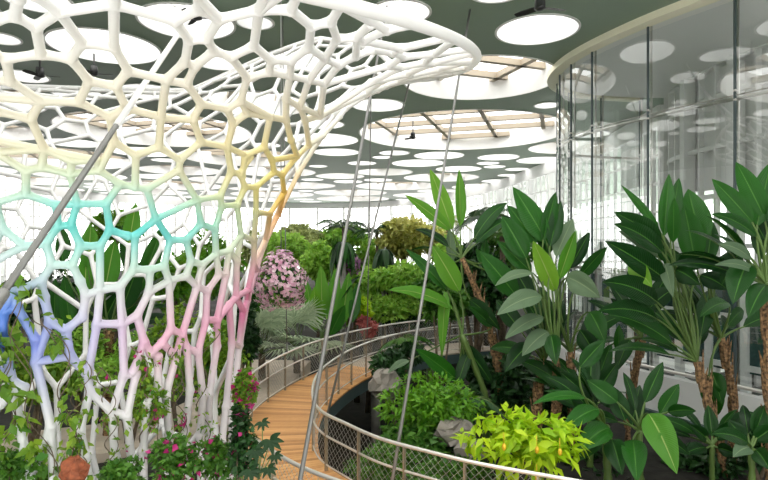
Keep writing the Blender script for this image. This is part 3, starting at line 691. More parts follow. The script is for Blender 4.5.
paddle_plant('bird_of_paradise_plant', 'dense clump of upright paddle leaves with one bright yellow green young leaf', 'plant', 12.6, (556, 400, 12.6),
 [([(556, 415, 12.6), (558, 390, 12.6), (556, 358, 12.6)], .075, .07), ([(572, 410, 12.9), (573, 390, 12.9), (570, 352, 12.9)], .08, .07), ([(537, 405, 12.8), (540, 385, 12.8), (544, 362, 12.8)], .08, .07)],
 [(0, 547, 243, 513, 187, 22, 10, A_, .75, .3), (2, 536, 243, 507, 205, 17, 25, A_, .6, .2), (2, 526, 258, 502, 216, 22, 10, A_, .55, .2), (0, 543, 240, 556, 192, 15, 30, A_, .5, .4), (0, 550, 246, 561, 201, 15, 20, A_, .2, .4),
  (1, 556, 256, 573, 219, 18, 0, Q_, .5, .5), (2, 531, 272, 497, 241, 16, 10, A_, .5, 0), (2, 517, 297, 479, 251, 22, 15, A_, .6, .1), (0, 555, 291, 533, 241, 19, 0, Y_, .85, -.3), (0, 559, 279, 576, 230, 13, 30, Y_, .15, 0),
  (1, 579, 277, 607, 247, 13, 30, A_, .5, .2), (1, 567, 277, 600, 298, 22, 15, Q_, .55, -.5), (2, 533, 273, 495, 286, 9, 45, Q_, .5, -.4), (2, 541, 296, 497, 315, 18, 20, Q_, .4, -.5), (2, 543, 317, 505, 339, 14, 25, Q_, .4, -.5),
  (2, 548, 332, 522, 356, 17, 10, Q_, .3, -.5), (0, 548, 255, 540, 215, 18, 10, A_, .35, .5), (1, 590, 312, 605, 343, 20, 10, A_, .5, -.4), (0, 551, 335, 556, 365, 16, 10, A_, .4, -.5), (2, 532, 300, 515, 270, 20, 5, A_, .15, .5),
  (2, 520, 330, 496, 300, 18, 15, A_, .15, .4), (1, 580, 330, 600, 365, 18, 15, A_, .15, -.2), (2, 530, 345, 505, 372, 18, 10, A_, .1, -.2), (0, 570, 268, 590, 232, 14, 20, A_, .1, .4)], rnd=16)
paddle_plant('bird_of_paradise_plant', 'big dark paddle leaved plant with thick fibrous trunk in front of the tall glass pane', 'plant', 11.6, (716, 460, 11.6),
 [([(725, 474, 11.4), (715, 430, 11.4), (706, 392, 11.4), (697, 362, 11.5)], .055, .08), ([(734, 440, 12.2), (733, 405, 12.2), (728, 370, 12.2), (721, 338, 12.2)], .055, .08)],
 [(0, 659, 230, 621, 185, 8, 30, A_, .75, .2), (0, 661, 240, 614, 212, 20, 10, A_, .25, -.4), (0, 664, 235, 669, 174, 15, 20, A_, .85, .2), (0, 670, 232, 679, 178, 15, 10, A_, .6, .4), (0, 673, 242, 674, 197, 12, 10, A_, .8, -.2),
  (1, 701, 244, 688, 189, 27, 10, A_, .8, .3), (0, 662, 252, 614, 224, 18, 15, A_, .2, -.5), (0, 657, 256, 618, 231, 13, 10, Q_, .4, -.6), (0, 665, 279, 605, 241, 22, 10, A_, .1, -.6), (0, 630, 263, 652, 287, 17, 5, Y_, .7, -.5),
  (0, 657, 302, 602, 282, 23, 10, A_, .1, -.7), (0, 657, 319, 598, 311, 19, 15, A_, .15, -.7), (0, 665, 264, 673, 297, 12, 20, Q_, .5, -.7), (1, 695, 262, 684, 205, 24, 10, A_, .75, 0), (0, 680, 265, 715, 255, 18, 30, A_, .1, -.6),
  (1, 707, 262, 713, 222, 16, 10, A_, .4, .2), (0, 676, 270, 700, 285, 18, 20, A_, .2, -.6), (0, 683, 275, 660, 245, 18, 20, A_, .3, .3), (1, 728, 303, 700, 317, 14, 15, A_, .6, -.6), (1, 709, 382, 718, 415, 20, 15, A_, .65, .1),
  (1, 712, 372, 722, 404, 18, 10, A_, .5, -.2), (0, 672, 290, 640, 320, 18, 20, A_, .1, .4), (1, 715, 285, 735, 250, 20, 10, A_, .2, .5), (0, 700, 275, 728, 290, 18, 10, A_, .05, .2), (0, 668, 262, 645, 225, 20, 10, A_, .3, .6)], rnd=20, rl=(.9, 1.4))
paddle_plant('bird_of_paradise_plant', 'paddle leaved plant at the right edge with fibrous trunk and broad hanging leaf', 'plant', 9.8, (768, 470, 9.8),
 [([(770, 480, 9.8), (770, 420, 9.8), (769, 350, 9.8), (766, 285, 9.8)], .07, .10)],
 [(0, 752, 222, 712, 179, 19, 5, A_, .7, .2), (0, 764, 217, 736, 162, 21, 5, A_, .75, .3), (0, 757, 225, 771, 162, 24, 10, A_, .7, .3), (0, 756, 236, 711, 214, 12, 20, A_, .35, -.3), (0, 751, 259, 718, 244, 11, 15, Q_, .2, -.4),
  (0, 755, 272, 715, 265, 9, 20, Q_, .15, -.5), (0, 747, 264, 733, 304, 24, 15, A_, .35, -.3), (0, 766, 285, 748, 318, 19, 10, A_, .3, -.4), (0, 770, 225, 800, 180, 22, 10, A_, .5, 0), (0, 775, 250, 810, 260, 22, 10, A_, .3, -.4), (0, 740, 252, 722, 285, 18, 10, A_, .2, .3),
  (0, 765, 240, 745, 205, 20, 10, A_, .2, .6)], rnd=8, rl=(.8, 1.1))
paddle_plant('bird_of_paradise_plant', 'slender paddle plant with fibrous stem before the white window frames', 'plant', 13.3, (630, 420, 13.3),
 [([(628, 430, 13.3), (631, 395, 13.3), (637, 365, 13.3), (642, 338, 13.3)], .06, .09)],
 [(0, 640, 300, 628, 270, 14, 10, A_, .3, .3), (0, 652, 300, 668, 275, 14, 10, A_, .2, .3), (0, 630, 340, 616, 372, 14, 10, A_, .3, -.2), (0, 604, 350, 595, 372, 12, 10, A_, .2, -.2), (0, 618, 352, 619, 325, 10, 20, A_, .8, .2)], rnd=8, rl=(.8, 1.1))
paddle_plant('banana_plant', 'low banana plant with drooping pale ribbed leaves beside the lime bush', 'plant', 10.6, (640, 470, 10.6),
 [([(640, 485, 10.6), (638, 455, 10.6), (640, 430, 10.6)], .09, .06, 'stalk'), ([(608, 480, 10.7), (606, 450, 10.7), (604, 425, 10.7)], .08, .06, 'stalk')],
 [(0, 645, 402, 663, 362, 15, 15, A_, .3, .3), (0, 660, 414, 679, 384, 15, 15, A_, .55, .1), (0, 649, 414, 677, 474, 26, 0, Y_, .15, -.9), (0, 633, 440, 637, 482, 22, 0, A_, .75, -.8), (1, 585, 398, 533, 404, 9, 35, A_, .9, -.4),
  (1, 598, 409, 562, 432, 17, 20, A_, .75, -.5), (1, 609, 428, 578, 452, 22, 10, A_, .8, -.6), (1, 600, 440, 573, 464, 16, 10, A_, .4, -.6), (1, 580, 367, 605, 340, 17, 10, A_, .35, .2), (0, 617, 402, 587, 380, 19, 10, A_, .55, .2),
  (0, 655, 418, 655, 445, 18, 10, Y_, .05, -.6), (0, 668, 412, 696, 411, 12, 20, A_, .3, -.3), (0, 625, 420, 610, 385, 18, 10, A_, .2, .2), (0, 650, 430, 690, 455, 16, 10, A_, .2, -.3), (1, 612, 440, 622, 475, 20, 10, A_, .3, -.6), (1, 596, 420, 570, 395, 16, 10, A_, .3, .1),
  (0, 632, 425, 640, 385, 18, 10, A_, .15, .4)], rnd=10, rl=(.7, 1.0))
paddle_plant('banana_plant', 'dark low broad leaved plant in the bottom right corner', 'plant', 9.6, (752, 480, 9.6),
 [([(752, 500, 9.6), (752, 470, 9.6), (750, 450, 9.6)], .06, .05, 'stalk')],
 [(0, 748, 443, 712, 434, 14, 20, A_, .2, -.3), (0, 755, 440, 778, 425, 16, 15, A_, .25, -.2), (0, 750, 448, 733, 457, 14, 15, Q_, .1, -.4), (0, 756, 450, 770, 470, 16, 10, A_, .25, -.4), (0, 745, 440, 728, 420, 14, 10, A_, .1, .2), (0, 757, 436, 762, 405, 16, 10, A_, .3, .2)], rnd=3, rl=(.5, .7))
paddle_plant('banana_plant', 'dark paddle leaved seedling under the far right window ledge, right of the fibrous trunk', 'plant', 11.0, (712, 470, 11.0),
 [([(712, 480, 11), (712, 460, 11), (712, 445, 11)], .05, .05, 'stalk')],
 [(0, 708, 440, 690, 425, 12, 20, A_, .15, -.2), (0, 716, 440, 735, 420, 12, 20, A_, .2, -.2), (0, 712, 436, 708, 405, 13, 15, A_, .3, .2), (0, 706, 448, 684, 455, 12, 20, A_, .1, -.3), (0, 718, 448, 738, 455, 12, 20, A_, .1, -.3)], rnd=7, rl=(.6, .9))
paddle_plant('bird_of_paradise_plant', 'dark leafy paddle plant in shade between the dense clump and the low banana plant', 'plant', 12.2, (590, 440, 12.2),
 [([(590, 450, 12.2), (590, 430, 12.2), (590, 410, 12.2)], .07, .06, 'stalk')],
 [(0, 585, 395, 560, 372, 16, 15, A_, .2, .1), (0, 595, 395, 618, 362, 18, 15, A_, .25, .1), (0, 590, 390, 592, 345, 17, 10, A_, .2, .3), (0, 580, 405, 552, 398, 15, 20, A_, .1, -.2), (0, 600, 402, 626, 398, 15, 20, A_, .1, -.2)], rnd=12, rl=(.9, 1.3))
# -- paddle plants seen through the lattice and behind the walkway
paddle_plant('bird_of_paradise_plant', 'green paddle leaves behind the turquoise lattice cells on the left', 'plant', 14.2, (108, 420, 14.2),
 [([(108, 430, 14.2), (108, 380, 14.2), (110, 330, 14.2)], .12, .08)],
 [(0, 128, 250, 136, 203, 16, 10, Y_, .1, .2), (0, 140, 290, 163, 225, 18, 15, A_, .8, .2), (0, 88, 268, 91, 224, 18, 0, Y_, .1, .2), (0, 85, 300, 86, 252, 18, 10, Y_, .0, .1), (0, 92, 295, 101, 262, 14, 20, A_, .5, .3), (0, 62, 262, 63, 228, 14, 20, A_, .7, .2),
  (0, 105, 290, 115, 240, 20, 5, Y_, .0, .2), (0, 122, 310, 140, 262, 20, 10, A_, .3, -.2), (0, 70, 330, 64, 275, 15, 10, A_, .8, .1), (0, 54, 325, 55, 278, 12, 20, A_, .6, .1), (0, 100, 330, 120, 290, 18, 10, A_, .2, 0), (0, 132, 280, 122, 225, 14, 10, A_, .5, .4), (0, 118, 330, 155, 300, 18, 10, A_, .3, -.3), (0, 88, 340, 52, 330, 16, 10, A_, .2, -.3)], rnd=10, rl=(1.2, 1.8))
paddle_plant('banana_plant', 'bright banana leaves standing behind the walkway, left of the thick rod', 'plant', 21.5, (322, 350, 21.5),
 [([(322, 352, 21.5), (322, 340, 21.5), (322, 330, 21.5)], .12, .09, 'stalk')],
 [(0, 322, 320, 321, 265, 15, 5, Y_, .25, .3), (0, 316, 330, 314, 287, 16, 15, Y_, .35, -.4), (0, 331, 325, 336, 268, 15, 10, Y_, .1, .4), (0, 342, 325, 349, 272, 14, 20, Y_, .05, .6), (0, 312, 318, 306, 280, 10, 20, Y_, .1, .3), (0, 330, 335, 345, 305, 14, 10, A_, .9, -.3), (0, 352, 322, 358, 282, 12, 10, A_, .9, .6)], rnd=4, rl=(1.4, 1.9))

# ---------------------------------------------------------------- shrubs made of many small leaves
def leafcloud(centers, radii, n, ll, lw, up=.3, shell=.55, drape=0.0):
    centers = np.asarray(centers, float).reshape(-1, 3); radii = np.asarray(radii, float).reshape(-1, 3); k = len(centers)
    wts = (radii.prod(1))**.67; idx = RNG.choice(k, n, p=wts/wts.sum())
    u = RNG.normal(size=(n, 3)); u /= np.linalg.norm(u, axis=1)[:, None]; rad = shell+(1-shell)*RNG.random(n)**.6
    c = centers[idx]+u*rad[:, None]*radii[idx]
    dr = u+RNG.normal(size=(n, 3))*.55; dr[:, 2] -= drape; dr /= np.linalg.norm(dr, axis=1)[:, None]
    nr = u*.6+RNG.normal(size=(n, 3))*.5; nr[:, 2] += up+.4; sd = np.cross(dr, nr); sd /= np.maximum(np.linalg.norm(sd, axis=1), 1e-6)[:, None]; nr = np.cross(sd, dr)
    sc_ = RNG.uniform(.65, 1.25, n)[:, None]; l = ll*sc_; w_ = lw*sc_
    V = np.stack([c-dr*l*.5, c-dr*l*.08+sd*w_*.5+nr*w_*.15, c+dr*l*.05-nr*w_*.08, c-dr*l*.08-sd*w_*.5+nr*w_*.15, c+dr*l*.5-nr*l*.12], 1).reshape(-1, 3)
    clump = RNG.random(k)*.35
    tint = np.clip(RNG.random(n)*.65+clump[idx], 0, 1)
    return V, np.repeat(tint, 5)
def addcloud(mb, *a, mi=0, **k):
    V, t = leafcloud(*a, **k); n = len(V)//5; F_ = np.array([(0, 2, 1), (2, 4, 1), (0, 3, 2), (2, 3, 4)])
    Fs = (np.arange(n)[:, None, None]*5+F_[None]).reshape(-1, 3).tolist(); mb.add(V, Fs, t, mi=mi)
def blobs(c, r, k, f=.55):
    cs, rs_ = [], []
    for _ in range(k):
        u = RNG.normal(size=3); u /= np.linalg.norm(u); q = c+u*r*RNG.uniform(.35, .75); cs.append(q); rs_.append(r*f*RNG.uniform(.75, 1.2))
    return cs, rs_
def shrub(label, px, py, d, rx, ry, n, ll, mt, name='shrub', cat='shrub', group=None, k=9, lw=.5, rz=None, trunk='bark', tr=.05, flower=None, drape=.1, up=.3, fl_n=0, fl_s=.06):
    c = P(px, py, d); r = np.array([rx*d/F, (rz if rz else rx*.8)*d/F, ry*d/F]); g = min(G(c[0], c[1]), c[2]-r[2]*.5)
    t = thing(name, label, cat, (c[0], c[1], g), group); mb = MB(); cs, rs_ = blobs(c, r, k); addcloud(mb, cs, rs_, n, ll, ll*lw, drape=drape, up=up); mb.build('foliage', M[mt], t)
    m = MB()
    for _ in range(4):
        q = cs[random.randrange(len(cs))]; b = np.array([c[0]+random.uniform(-.1, .1), c[1]+random.uniform(-.1, .1), g-.05]); m.tube([b, (b*.5+q*.5)+[0, 0, -.1*r[2]], q], [tr, tr*.8, tr*.4], 6)
    m.build('stem', M[trunk], t)
    if flower:
        mb = MB(); addcloud(mb, cs, np.array(rs_)*1.08, fl_n, fl_s, fl_s*.9, shell=.9); mb.build('blossoms', M[flower], t)
    return t
shrub('lime yellow bush just behind the mesh railing', 522, 437, 9.9, 62, 34, 620, .30, 'lime', k=16, lw=.40, drape=.35, up=.8)
t = bpy.context.scene.objects['shrub']
for px, py in ((537, 450), (504, 447), (537, 478), (560, 452)):
    m = MB(); p = P(px, py, 9.0); m.ball(p, (.035, .035, .06)); m.tube([p+[0, 0, .05], p+[0, .02, .22]], .006, 5); m.build('fruit', M['yellow'], t)
shrub('mid green bush under the leaning paddle plant, beyond the mesh railing', 424, 404, 12.8, 50, 26, 2600, .17, 'bleaf', k=16, lw=.4, drape=.2)
shrub('dark green bush in shade below the bright bush, beyond the railing mesh', 425, 448, 12.0, 55, 22, 2000, .17, 'gleaf', k=12)
shrub('fine leaved green bush low behind the near railing mesh', 385, 470, 11.2, 42, 22, 1700, .12, 'gleaf', k=10)
shrub('green bush at the bottom between the railing and the lime bush', 470, 475, 10.6, 48, 20, 1600, .13, 'gleaf', k=10)
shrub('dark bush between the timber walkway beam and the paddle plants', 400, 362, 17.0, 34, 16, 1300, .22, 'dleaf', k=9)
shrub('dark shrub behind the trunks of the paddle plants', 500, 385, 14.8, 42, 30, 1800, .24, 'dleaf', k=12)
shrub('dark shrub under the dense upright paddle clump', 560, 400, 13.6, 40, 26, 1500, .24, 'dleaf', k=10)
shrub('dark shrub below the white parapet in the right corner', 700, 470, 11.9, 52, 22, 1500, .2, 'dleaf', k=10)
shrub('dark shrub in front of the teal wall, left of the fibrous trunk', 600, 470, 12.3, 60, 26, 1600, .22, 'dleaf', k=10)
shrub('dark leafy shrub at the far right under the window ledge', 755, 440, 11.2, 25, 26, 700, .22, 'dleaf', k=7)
shrub('yellow green tree in the distance left of the tallest paddle leaves', 412, 240, 33, 34, 20, 3000, .42, 'yleaf', 'tree', 'tree', k=16, tr=.12)
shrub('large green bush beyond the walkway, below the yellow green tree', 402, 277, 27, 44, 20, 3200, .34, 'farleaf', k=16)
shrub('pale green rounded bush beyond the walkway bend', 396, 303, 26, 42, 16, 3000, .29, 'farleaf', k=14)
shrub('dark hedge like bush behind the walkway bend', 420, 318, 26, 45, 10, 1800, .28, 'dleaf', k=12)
shrub('lime tinted small bush beside the walkway railing, left of the bend', 357, 305, 22.6, 17, 13, 1300, .24, 'lime', k=8)
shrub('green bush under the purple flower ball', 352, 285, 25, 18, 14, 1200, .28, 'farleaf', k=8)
shrub('small pink and red leaved plant beside the walkway railing post', 367, 327, 21.9, 12, 10, 500, .26, 'red', k=6)
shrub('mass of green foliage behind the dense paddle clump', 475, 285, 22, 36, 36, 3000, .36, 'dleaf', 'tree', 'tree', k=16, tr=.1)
shrub('green leafy tree left of the curved glass, behind the dark palms', 500, 262, 27, 36, 28, 2600, .38, 'gleaf', 'tree', 'tree', k=14, tr=.1)
shrub('hazy olive tree in the distance right of the lattice', 303, 250, 42, 26, 20, 2000, .5, 'oleaf', 'tree', 'tree', k=12, tr=.12)
shrub('hazy olive tree behind the pink blossom ball', 265, 262, 38, 28, 28, 2000, .5, 'oleaf', 'tree', 'tree', k=12, tr=.12)
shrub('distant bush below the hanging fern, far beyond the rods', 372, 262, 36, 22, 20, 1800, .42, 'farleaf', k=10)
shrub('distant dark green tree behind the rods at the middle', 330, 262, 36, 26, 24, 1800, .45, 'gleaf', 'tree', 'tree', k=12, tr=.12)
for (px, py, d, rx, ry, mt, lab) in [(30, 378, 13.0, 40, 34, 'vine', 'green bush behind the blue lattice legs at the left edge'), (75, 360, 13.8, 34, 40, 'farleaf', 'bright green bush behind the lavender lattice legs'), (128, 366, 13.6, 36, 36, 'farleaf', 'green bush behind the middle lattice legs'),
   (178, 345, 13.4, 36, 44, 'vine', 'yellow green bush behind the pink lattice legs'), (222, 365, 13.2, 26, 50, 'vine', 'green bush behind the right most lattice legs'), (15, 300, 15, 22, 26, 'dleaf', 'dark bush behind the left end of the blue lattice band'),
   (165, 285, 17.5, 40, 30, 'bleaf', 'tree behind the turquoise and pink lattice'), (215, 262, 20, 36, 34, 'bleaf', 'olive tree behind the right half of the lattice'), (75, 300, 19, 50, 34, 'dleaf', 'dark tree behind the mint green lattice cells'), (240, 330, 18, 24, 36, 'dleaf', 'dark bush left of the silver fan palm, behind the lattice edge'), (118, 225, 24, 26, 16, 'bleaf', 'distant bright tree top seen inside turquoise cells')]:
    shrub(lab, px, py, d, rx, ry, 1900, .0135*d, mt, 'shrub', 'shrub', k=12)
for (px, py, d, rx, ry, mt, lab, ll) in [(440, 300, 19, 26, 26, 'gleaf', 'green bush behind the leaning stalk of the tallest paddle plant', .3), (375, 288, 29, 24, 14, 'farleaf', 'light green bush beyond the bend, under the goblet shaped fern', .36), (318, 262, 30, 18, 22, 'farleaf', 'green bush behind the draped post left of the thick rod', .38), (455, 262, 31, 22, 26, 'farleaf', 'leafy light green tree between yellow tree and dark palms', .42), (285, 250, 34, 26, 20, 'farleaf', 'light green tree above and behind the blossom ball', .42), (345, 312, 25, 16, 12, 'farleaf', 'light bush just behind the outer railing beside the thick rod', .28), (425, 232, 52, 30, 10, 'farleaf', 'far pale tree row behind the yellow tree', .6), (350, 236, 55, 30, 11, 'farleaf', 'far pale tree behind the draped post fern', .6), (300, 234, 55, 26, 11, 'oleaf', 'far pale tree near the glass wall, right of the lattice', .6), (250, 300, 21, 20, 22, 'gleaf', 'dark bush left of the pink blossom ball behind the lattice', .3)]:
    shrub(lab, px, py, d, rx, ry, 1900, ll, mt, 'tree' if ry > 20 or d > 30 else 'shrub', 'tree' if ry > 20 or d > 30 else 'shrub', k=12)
# low planting at the foot of the lattice, each with magenta or no blossom
for (px, py, d, rx, ry, mt, lab, fl) in [(20, 466, 6.6, 30, 18, 'gleaf', 'leafy ground plant at the foot of the lattice in the bottom left corner', 0), (48, 478, 6.9, 18, 10, 'vine', 'low leafy plant beside the rusty pot', 0), (128, 472, 6.7, 28, 15, 'gleaf', 'leafy ground plant in front of the middle lattice legs', 0),
   (172, 462, 6.9, 28, 24, 'gleaf', 'dark leafy plant at the foot of the pink legs', 14), (215, 460, 7.2, 24, 24, 'gleaf', 'leafy plant at the foot of the rightmost lattice legs', 10), (245, 445, 6.9, 16, 40, 'dleaf', 'dark leafy plant hiding the left edge of the timber deck', 8), (150, 405, 7.3, 18, 24, 'vine', 'small leafy plant climbing between the middle legs', 10), (245, 395, 7.3, 12, 26, 'vine', 'blossoming plant with magenta flowers beside the timber deck', 40)]:
    shrub(lab, px, py, d, rx, ry, 900, .085, mt, 'ground_plant', 'plant', k=11, lw=.6, tr=.012, trunk='bark', flower='magenta' if fl else None, fl_n=fl*3, fl_s=.09, drape=.2)
# vines on the legs
def vine(label, pts, n, ll, fl=0, mt='vine', spread=.14):
    Q = spline([hit(*q)+np.array([0, -.07, 0]) for q in pts], 60); t = thing('climbing_vine', label, 'vine', Q[0]); m = MB()
    for k in range(2):
        ph = random.uniform(0, 6); a = np.linspace(0, 14, 60)+ph; m.tube(Q+np.c_[.08*np.cos(a), .05*np.sin(a)-.03, 0*a], .006, 5, False)
    m.build('stem', M['bark'], t); mb = MB(); cs = Q[RNG.integers(0, 60, 16)]+RNG.normal(size=(16, 3))*spread*.5
    addcloud(mb, cs, np.full((16, 3), spread), n, ll, ll*.62, shell=.2, drape=.9, up=.2); mb.build('foliage', M[mt], t)
    if fl: mb = MB(); addcloud(mb, cs[:4], np.full((4, 3), .07), fl, .06, .06, shell=.3); mb.build('blossoms', M['magenta'], t)
for lab, pts, n, ll, fl in [('broad leaved vine climbing the first blue leg at the left edge', [(10, 470), (14, 400), (6, 340)], 60, .16, 0), ('vine with yellow green leaves on the second blue leg', [(58, 470), (40, 420), (22, 330), (20, 290)], 80, .15, 0),
   ('vine hanging around the lavender lattice joint', [(88, 470), (72, 420), (65, 340), (45, 318)], 80, .12, 0), ('vine on the leg beside the rusty pot', [(85, 460), (78, 420), (92, 360)], 50, .10, 0), ('small vine with a magenta blossom on the middle leg', [(116, 460), (113, 400), (104, 365)], 60, .08, 8),
   ('vine with magenta dots climbing the lilac leg', [(147, 450), (152, 400), (140, 345)], 80, .08, 10), ('vine climbing the pink leg with a magenta blossom', [(185, 440), (180, 380), (176, 345)], 90, .07, 14), ('leafy vine on the pale pink leg near the deck', [(208, 440), (204, 380), (217, 330)], 90, .07, 10), ('vine at the outermost leg hanging over the timber deck', [(232, 460), (238, 400), (245, 350)], 150, .08, 20)]:
    vine(lab, pts, int(n*1.2), ll*1.1, fl)
# dark lobed leaves over the deck edge
b = P(258, 480, 6.2); t = thing('castor_plant', 'dark plant with star shaped lobed leaves leaning over the timber deck', 'plant', b)
for px, py, s in ((270, 440, .17), (262, 422, .10), (255, 450, .14), (275, 455, .10), (250, 470, .15), (268, 468, .12)):
    m = MB(); c = P(px, py, 6.2)
    for k in range(6):
        a = -1.9+k*.75-.9; u = np.array([math.cos(a), -.25, math.sin(a)*.8-.2]); paddle(m, c, c+nrm(u)*s, s*.34, 0, .1, .2, .2, 6)
    m.tube([b, (b+c)/2+[.03, 0, .08], c], .006, 5, False, mi=1); m.build('leaf', [M['dleaf'], M['stalk']], t)
# ---------------------------------------------------------------- palms and ferns
def frond(mb, base, az, L, rise, droop, nl, lw, mi=0, ll=.3, tint=.5):
    u = np.array([math.cos(az), math.sin(az), 0]); t = np.linspace(0, 1, 14); Q = base+u*(L*t)[:, None]+np.array([0, 0, 1])*((rise*t-droop*t*t)*L)[:, None]
    mb.tube(Q, np.linspace(.02, .004, 14)*max(1, L*.6), 5, False, tint=.7, mi=1)
    sd = np.array([-u[1], u[0], 0])
    for k in range(nl):
        f = .12+.88*k/nl; p = np.array([np.interp(f, t, Q[:, c]) for c in range(3)]); l = ll*L*math.sin(math.pi*min(1, f*.85+.12))**.7
        for s in (-1, 1):
            d_ = nrm(sd*s+u*.55+np.array([0, 0, -.35])); w_ = lw; q = nrm(np.cross(d_, [0, 0, 1]))
            mb.add([p, p+d_*l*.4+q*w_, p+d_*l+np.array([0, 0, -.12*l]), p+d_*l*.4-q*w_], [(0, 1, 2, 3)], float(np.clip(tint+random.uniform(-.3, .3), 0, 1)), mi=mi)
def palm(label, px, py, d, L, nf, mt, ht=None, rise=.9, droop=.9, nl=26, lw=.03, name='palm', tr=.12):
    c = P(px, py, d); g = min(G(c[0], c[1]), c[2]-.3); t = thing(name, label, 'palm', (c[0], c[1], g)); m = MB()
    m.tube([(c[0], c[1], g-.05), (c[0]+.05, c[1], (g+c[2])/2), c], [tr*1.3, tr, tr*.9], 10); m.build('trunk', M['bark'], t)
    for k in range(nf):
        mb = MB(); frond(mb, c, k*2.399, L*random.uniform(.8, 1.1), rise*random.uniform(.35, 1.25), droop, nl, lw, tint=random.uniform(.2, .8)); mb.build('frond', [M[mt], M['stalk']], t)
palm('dark feather palm with arching fronds left of the dense paddle clump', 486, 218, 26, 1.7, 16, 'dleaf')
palm('second dark feather palm, lower and left of the curved glass', 502, 236, 24, 1.5, 14, 'gleaf')
palm('distant feather palm above the hanging fern, between the rods', 377, 232, 34, 1.8, 14, 'dleaf', tr=.1)
palm('distant feather palm left of the thick rod', 343, 228, 36, 1.9, 14, 'dleaf', tr=.1)
palm('distant small palm near the far facade, right of the thin upright rod', 398, 226, 45, 1.9, 12, 'oleaf', tr=.1)
palm('distant palm near the far facade behind the paddle leaf tips', 447, 222, 44, 2.0, 12, 'oleaf', tr=.1)
palm('green fern palm beside the walkway bend', 405, 340, 18.3, .9, 12, 'gleaf', rise=.7, tr=.06)
palm('dark fern like palm low between the trunks', 468, 400, 13.4, .9, 14, 'dleaf', rise=.7, tr=.05)
def fanpalm(label, px, py, d, R, nf, mt):
    c = P(px, py, d); g = min(G(c[0], c[1]), c[2]-.5); t = thing('fan_palm', label, 'palm', (c[0], c[1], g)); m = MB(); b = np.array([c[0], c[1], c[2]-R*.9]); m.tube([(c[0], c[1], g-.05), b], [.14, .12], 10); m.build('trunk', M['bark'], t)
    for k in range(nf):
        a = k*2.399; el = .1+1.2*((k*.618) % 1); u = np.array([math.cos(a)*math.cos(el), -abs(math.sin(a))*math.cos(el)*.8 if k % 3 else math.sin(a)*math.cos(el), math.sin(el)]); h = b+u*R*.9; mb = MB(); mb.tube([b, (b+h)/2+[0, 0, .08], h], .014, 5, False, mi=1)
        s1 = nrm(np.cross(u, [0, 0, 1])); n1 = np.cross(s1, u)
        for j in range(17):
            f = (j-8)/8*1.9; dd = nrm(u*math.cos(f)+s1*math.sin(f)); q = nrm(np.cross(dd, n1)); e = h+dd*R*.75*(1-.15*abs(f)/1.9)+np.array([0, 0, -.16*R]); mb.add([h, h+dd*R*.35+q*.03*R+n1*.02, e, h+dd*R*.35-q*.03*R+n1*.02], [(0, 1, 2, 3)], random.uniform(.2, .9), mi=0)
        mb.build('frond', [M[mt], M['stalk']], t)
fanpalm('silvery fan palm behind the outer walkway railing', 297, 314, 20.8, 1.4, 26, 'silver')
fanpalm('silvery fan palm below the pink blossom ball, beside the lattice', 262, 318, 19.8, 1.4, 22, 'silver')
# hanging strap ferns on tall posts
def strapfern(label, px, py, d, wpx, hpx, mt):
    c = P(px, py, d); g = G(c[0], c[1]); t = thing('strap_fern', label, 'fern', (c[0], c[1], min(g, c[2]-2))); m = MB(); m.tube([(c[0], c[1], g-.05), c], .14, 10); m.build('post', M['concrete'], t)
    mb = MB(); w_, h_ = wpx*d/F/2, hpx*d/F
    for k in range(46):
        a = random.uniform(0, 6.28); r = w_*random.uniform(.6, 1.05); u = np.array([math.cos(a), math.sin(a), 0]); b = c+np.array([0, 0, .05])+u*.12; e = c+u*r*.8+np.array([0, 0, -h_*random.uniform(.5, 1)])
        paddle(mb, b, e, w_*.34, 0, .35, .2, random.uniform(0, 1), 8, face=u)
    mb.build('foliage', [M[mt], M['stalk']], t)
strapfern('tall post draped with hanging strap leaves, left of the thick rod', 343, 243, 24, 36, 38, 'pad')
strapfern('goblet shaped post fern between the slanting rod and yellow tree', 384, 250, 27, 34, 40, 'dleaf')
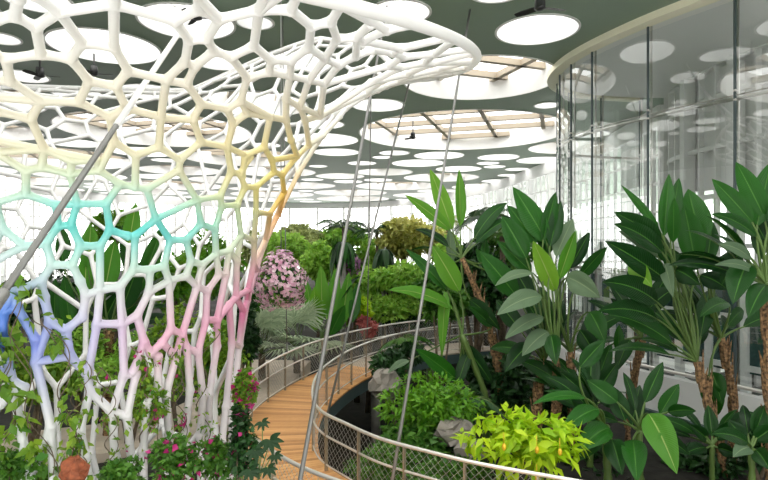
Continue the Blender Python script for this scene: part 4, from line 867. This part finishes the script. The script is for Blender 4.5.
# blossom balls
def ball_(label, px, py, d, rpx, mt, n, s, hang):
    c = P(px, py, d); r = rpx*d/F; t = thing('flower_ball', label, 'flower ball', c); m = MB(); m.ball(c, r*.72, seg=20, rings=12); m.build('moss_core', M['dleaf'], t)
    mb = MB(); addcloud(mb, [c], [[r*.95]*3], 260, .16, .07, shell=.75); mb.build('leaves', M['gleaf'], t)
    mb = MB()
    for _ in range(n):
        u = RNG.normal(size=3); u /= np.linalg.norm(u)
        if RNG.random() < .35 and abs(u[0]+.3) < .35 and abs(u[2]) < .4: continue
        p = c+u*r*RNG.uniform(.78, 1.08)*(1+.1*math.sin(5*u[0]+2*u[2])+.08*math.sin(7*u[2]+1)); a = nrm(np.cross(u, [.3, .2, 1])); b = np.cross(u, a); tn = RNG.random()
        for q in range(5):
            f = q*1.257; dd = a*math.cos(f)+b*math.sin(f); sd = np.cross(u, dd); mb.add([p, p+dd*s*.6+sd*s*.4+u*.01, p+dd*s+u*.02, p+dd*s*.6-sd*s*.4+u*.01], [(0, 1, 2, 3)], tn)
    mb.build('blossoms', M[mt], t)
    m = MB()
    if hang: m.tube([c+[0, 0, r*.5], (c[0], c[1], CAMZ+CEIL+.02)], .012, 6); m.build('cable', M['rod'], t)
    else: m.tube([(c[0], c[1], G(c[0], c[1])-.05), c], .08, 8); m.build('post', M['bark'], t)
ball_('big ball of pink orchid blossoms right of the pink lattice edge', 281, 281, 14.5, 27, 'pink', 950, .06, True)
ball_('small purple blossom ball beside the thick rod in the distance', 350, 263, 24.5, 12, 'purple', 260, .075, False)
rod(P(287, 352, 15.4), P(282.5, 10.2, 15.84), .014, 'thin pale upright cable beside the pink blossom ball', 'hanger_cable')
# rocks, pot
def rock(label, px, py, d, sx, sy, mt='rock', name='boulder', cat='rock'):
    c = P(px, py, d); m = MB(); m.ball(c, (sx*d/F, sx*d/F*.7, sy*d/F), seg=14, rings=9); V = m.V[0]; m.V[0] = V+(RNG.random(V.shape)-.5)*sx*d/F*.28; return tag(m.build(name, M[mt], None, False), label, cat)
rock('grey squared boulder between the bushes beyond the near railing', 455, 432, 12.0, 20, 14)
rock('grey boulder lower right of the bright green bush', 470, 452, 11.5, 16, 12)
rock('pale grey boulder beside the walkway beam', 385, 385, 15.5, 16, 16)
rock('rust red stone like pot among the low plants in the bottom left', 74, 471, 6.3, 14, 14, 'rust', 'pot', 'pot')
